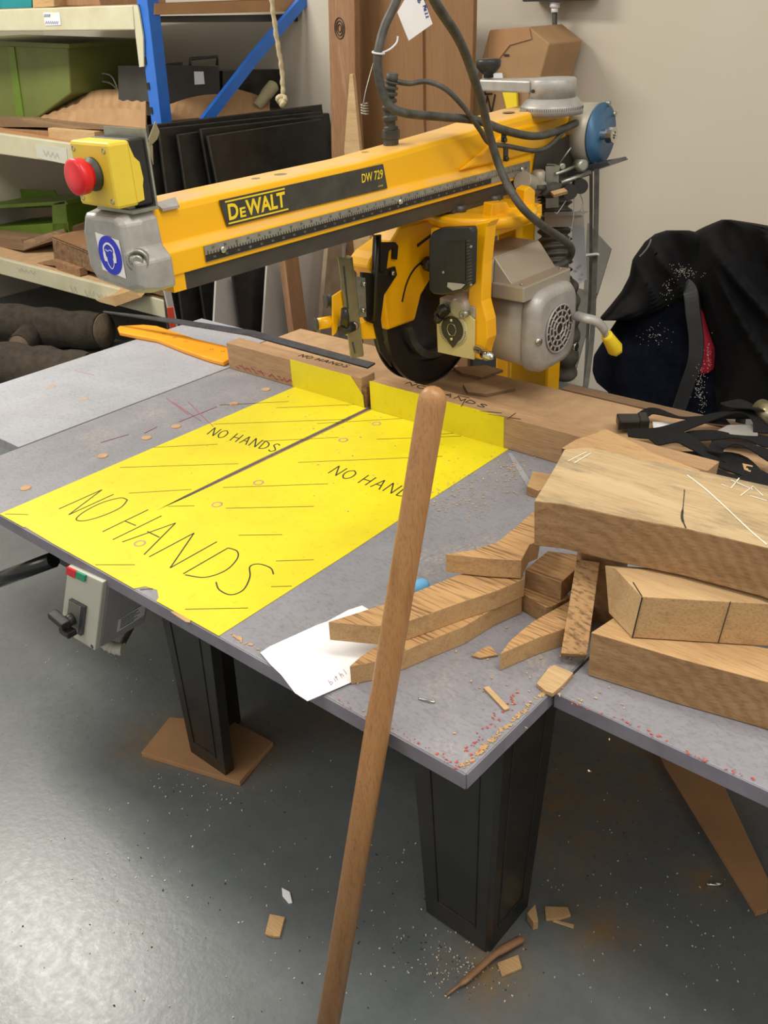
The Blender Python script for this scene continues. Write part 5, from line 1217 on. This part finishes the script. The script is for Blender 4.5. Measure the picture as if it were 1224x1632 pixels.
sheet([(430, 360), (500, 350), (520, 640), (412, 640)], -1.18, .01, 'sheet_white', 'white sheet right of the tapering black panel', name='white_sheet')
sheet([(470, 350), (560, 340), (548, 420), (530, 640), (470, 640)], -1.10, .01, 'sheet_white', 'large white sheet behind the narrow batten', name='white_sheet')
b = B(); b.prism([PX(x, y, -1.05) for x, y in ((452, 400), (474, 396), (505, 640), (482, 640))], (-.03, 0, 0)); b.build('leaning_batten', 'pine', label='narrow brown batten standing under the arm', cat='batten', bevel=.001)
b = B(); b.prism([PX(x, y, -1.0) for x, y in ((528, 340), (548, 340), (534, 640), (500, 640))], (-.02, 0, 0)); b.build('leaning_batten', paint('grey_timber', '8C7A66', '78674F', .8, sc=18), label='greyish tapering batten behind the slotted channel', cat='batten', bevel=.001)
b = B(); b.ribbon(smoothpath([PX(458, 543, -1.04), PX(495, 533, -1.04), PX(530, 524, -1.04)], 4), .02, (.9, -.4, .0), .004); b.build('red_strip', 'red_line', label='red strip along the foot of the white sheets', cat='strip')
b = B(); b.ribbon([PX(271, 490, -1.1), PX(276, 525, -1.1)], .02, (.9, -.4, 0), .006); b.build('red_strip', 'red_line', label='short orange-red strip beside the light grey board corner', cat='strip')
# ------------------------------------------------------------------ tall timber at the wall
def tall(name, px, Y, dep, mat, label, cat='timber', bevel=.002):
    pts = [PY(x, y, Y) for x, y in px]; b = B(); b.prism(pts, (0, dep, 0)); return b.build(name, mat, label=label, cat=cat, bevel=bevel)
pk = thing('tall_plank', 'rough brown plank with a knot standing left of the wide board', 'plank', PY(555, 420, 1.15))
b = B(); b.prism([PY(x, y, 1.12) for x, y in ((521, -60), (563, -60), (565, 30), (566, 140), (572, 250), (620, 640), (575, 640), (528, 250), (526, 140))], (0, .03, 0)); b.build('plank_board', 'pine', pk, bevel=.003)
b = B(); q = PY(541, 45, 1.118)
for r_ in (.012, .022, .032): b.tube([q + Vector((math.cos(a) * r_ * .7, 0, math.sin(a) * r_)) for a in [i / 16 * 6.2832 for i in range(17)]], .0015, 5)
b.build('knot', 'dark_bit', pk, label='dark knot')
tall('narrow_offcut', ((557, 118), (562, 118), (573, 235), (618, 640), (588, 640), (548, 240)), 1.09, .015, 'oak_pale', 'pale pointed offcut in front of the brown plank')
tall('wide_board', ((568, -60), (672, -60), (675, 200), (710, 640), (620, 640), (576, 235)), 1.22, .02, 'big_board', 'left leaf of the tall wide orange-brown board', 'board')
tall('wide_board', ((671, -60), (756, -60), (754, 60), (748, 200), (745, 300), (745, 640), (712, 640), (676, 200)), 1.23, .02, 'big_board', 'right leaf of the tall wide orange-brown board', 'board')
b = B(); b.mm(-.9, -.45, 1.25, 1.5, FZ, -.3); b.build('floor_crate', 'case', label='dark low box on the floor behind the saw column', cat='box')
xbox('brick_stack', ((475, 185), (525, 180), (535, 240), (530, 290), (478, 280)), -1.5, .2, 'case', 'dark grey object behind the black sheets beside the plank', 'box')
xbox('floor_bin', ((352, 440), (545, 380), (545, 560), (352, 560)), -1.62, .1, 'case', 'dark bin behind the white sheets', 'bin')
bx = thing('cardboard_box', 'tall brown cardboard box with marker writing against the white wall', 'box', PY(810, 200, 1.3))
b = B(); b.prism([PY(x, y, 1.30) for x, y in ((780, 48), (843, 43), (876, 70), (862, 120), (848, 185), (845, 330), (740, 330), (745, 190), (762, 115))], (0, .2, 0)); b.build('carton', 'card', bx, bevel=.004)
b = B()
letters(b, 'E', PY(773, 150, 1.298), PY(790, 149, 1.298), Vector((.15, 0, 1)), .055, .005, (0, -1, 0), .001)
letters(b, 'N', PY(772, 183, 1.298), PY(792, 180, 1.298), Vector((.15, 0, 1)), .06, .005, (0, -1, 0), .001)
b.ribbon([PY(803, 88, 1.297), PY(811, 88, 1.297)], .006, (0, -1, 0), .001)
b.build('marker_writing', 'ink', bx, label='black marker letters')
b = B(); b.prism([PY(x, y, 1.296) for x, y in ((781, 49), (843, 44), (847, 62), (812, 72), (790, 100), (777, 98))], (0, .002, 0)); b.build('tape_patch', 'ply', bx, label='shiny brown tape')
b = B(); b.prism([PY(x, y, 1.285) for x, y in ((798, 136), (822, 134), (824, 176), (808, 177))], (0, .01, 0)); b.build('yellow_strip', 'label_yellow', label='folded yellow strip below the crank arm', cat='strip')
b = B(); b.prism([PY(x, y, 1.505) for x, y in ((872, 80), (880, 80), (876, 118), (864, 118))], (0, .01, 0)); b.build('yellow_strip', 'label_yellow', label='thin yellow strip at right edge of the cardboard box', cat='strip')
b = B(); b.prism([PY(x, y, 1.28) for x, y in ((770, 118), (800, 116), (803, 132), (767, 130))], (0, .002, 0)); b.build('paper_scrap', 'label_white', label='pale paper scrap under the black crank knob', cat='paper')
pbox('wall_batten', ((884, 99), (899, 98), (899, 120), (882, 120)), 1.475, .05, 'pine', 'short brown batten on the white wall beside the cable', 'batten')
eb = thing('electrical_box', 'grey electrical box on the wall with white gland at the top edge', 'electrical box', PY(880, 0, 1.44))
b = B(); b.prism([PY(x, y, 1.44) for x, y in ((830, -60), (936, -60), (935, 1), (832, 3))], (0, .08, 0)); b.build('enclosure', 'dark_steel', eb, bevel=.004)
b = B(); b.cyl(PY(885, 3, 1.47), PY(884, 12, 1.47), .016); b.cyl(PY(884, 12, 1.47), PY(884, 20, 1.47), .011); b.build('gland', 'white', eb)
b = B(); b.tube([PY(884, 18, 1.47), PY(884, 55, 1.48), PY(881, 90, 1.49), PY(877, 130, 1.48)], .008, 8); b.build('conduit', 'cable', eb)
b = B(); b.lathe(PY(908, 104, WY), (0, -1, 0), [(0, .008), (.004, .007), (.005, .004)], 12); b.build('wall_screw', 'dark_steel', label='screw in the white wall above the blue reel', cat='screw')

# ------------------------------------------------------------------ floor things
def fslab(name, px, th, mat, label, cat, z=FZ, bevel=.001):
    b = B(); b.prism([P(x, y, z + th) for x, y in px], (0, 0, -th + .0005)); return b.build(name, mat, label=label, cat=cat, bevel=bevel)
fslab('packing_board', ((225, 1199), (270, 1143), (373, 1150), (435, 1182), (382, 1246), (360, 1240), (300, 1222)), .012, 'ply', 'thin tan board on the floor under the left leg', 'board')
fslab('floor_plank', ((1040, 1172), (1120, 1180), (1224, 1400), (1224, 1448), (1206, 1453), (1060, 1215)), .012, 'ply', 'long brown plank on the floor at lower right', 'plank')
fslab('wood_chip', ((430, 1456), (454, 1461), (446, 1492), (436, 1492), (422, 1488)), .006, 'oak', 'square brown wood chip left of the handle on the floor', 'wood chip')
fslab('white_scrap', ((449, 1414), (462, 1421), (466, 1438), (460, 1439), (450, 1427)), .004, 'white', 'small white scrap on the floor left of the handle', 'scrap')
fslab('wood_chip', ((868, 1444), (905, 1445), (910, 1458), (893, 1464), (870, 1465)), .006, 'oak', 'thin curled brown wood chip right of the right leg', 'wood chip')
fslab('wood_chip', ((884, 1465), (915, 1473), (914, 1479), (880, 1468)), .003, 'oak_pale', 'small sliver below the curled brown chip', 'wood chip')
fslab('wood_chip', ((840, 1455), (853, 1440), (858, 1468), (850, 1470)), .02, 'oak', 'upright triangular chip against the right leg', 'wood chip')
fslab('wood_chip', ((792, 1534), (826, 1521), (832, 1542), (800, 1555)), .006, 'oak', 'square tan chip beside the dark splinter', 'wood chip')
b = B(); b.tube(smoothpath([P(712, 1585, FZ + .006), P(750, 1555, FZ + .012), P(790, 1520, FZ + .014), P(830, 1497, FZ + .008)], 4), [.004] * 3 + [.009] * 6 + [.012] * 4, 6, flat=.5); b.build('wood_splinter', 'pine', label='long dark brown splinter in front of the right leg', cat='wood splinter')
b = B(); b.cyl(P(1126, 1409, FZ + .003), P(1150, 1410, FZ + .003), .003, seg=8); b.build('small_screw', 'chrome', label='tiny bright screw on the floor at right', cat='screw')
def scatter(px_list):
    def f():
        (x, y, sx_, sy_) = random.choice(px_list); return P(random.gauss(x, sx_), random.gauss(y, sy_), FZ)
    return f
b = B(); b.flakes(520, scatter([(200, 1450, 160, 100), (450, 1400, 140, 130), (740, 1540, 50, 30), (740, 1540, 30, 20), (950, 1400, 130, 90), (640, 1480, 80, 80), (1100, 1500, 80, 80), (150, 1050, 90, 50), (330, 1250, 60, 30)]), .0005, .0018, FZ); b.build('floor_flakes', 'dust_white', label='pale shavings and specks scattered over the grey floor', cat='shavings', kind='stuff')
b = B(); b.flakes(160, scatter([(300, 1420, 150, 100), (700, 1400, 120, 100), (1000, 1300, 100, 80), (700, 1520, 60, 40)]), .0004, .0016, FZ); b.build('floor_grit', 'dark_bit', label='dark grit specks scattered over the grey floor', cat='grit', kind='stuff')
b = B()
for (x, y, sx_, sy_, n_) in ((815, 750, 20, 12, 90), (740, 790, 50, 20, 160), (600, 640, 30, 20, 30), (900, 1080, 60, 40, 60), (700, 1000, 100, 60, 60), (560, 700, 120, 60, 50)):
    b.flakes(n_, lambda: P(random.gauss(x, sx_), random.gauss(y, sy_), .001), .0006, .0022, .0006)
b.build('worktop_sawdust', 'dust_flake', label='fine sawdust scattered over the grey worktop', cat='sawdust', kind='stuff')

GR = {'oak_block': 'oak blocks stacked at the right', 'curved_offcut': 'curved oak offcuts on the table', 'oak_offcut': 'small oak offcuts by the stack', 'wood_chip': 'wood chips and slivers',
      'leaning_sheet': 'black sheets leaning at the rack end', 'white_sheet': 'white sheets leaning under the arm', 'leaning_batten': 'battens leaning under the arm', 'log': 'logs under the rack',
      'fence_board': 'fence lengths behind the yellow zone', 'worktop_extension': 'grey boards around the saw table', 'wide_board': 'leaves of the tall board', 'small_offcut': 'small offcuts',
      'power_tool_case': 'tool cases on the middle shelf', 'wooden_board': 'boards on the rack shelves', 'wooden_block': 'wood blocks on the rack shelves', 'yellow_strip': 'yellow strips by the cardboard box', 'red_strip': 'red strips behind the table'}
for o in bpy.data.objects:
    if o.parent is None and o.get('label'):
        g = GR.get(o.name.split('.')[0])
        if g: o['group'] = g
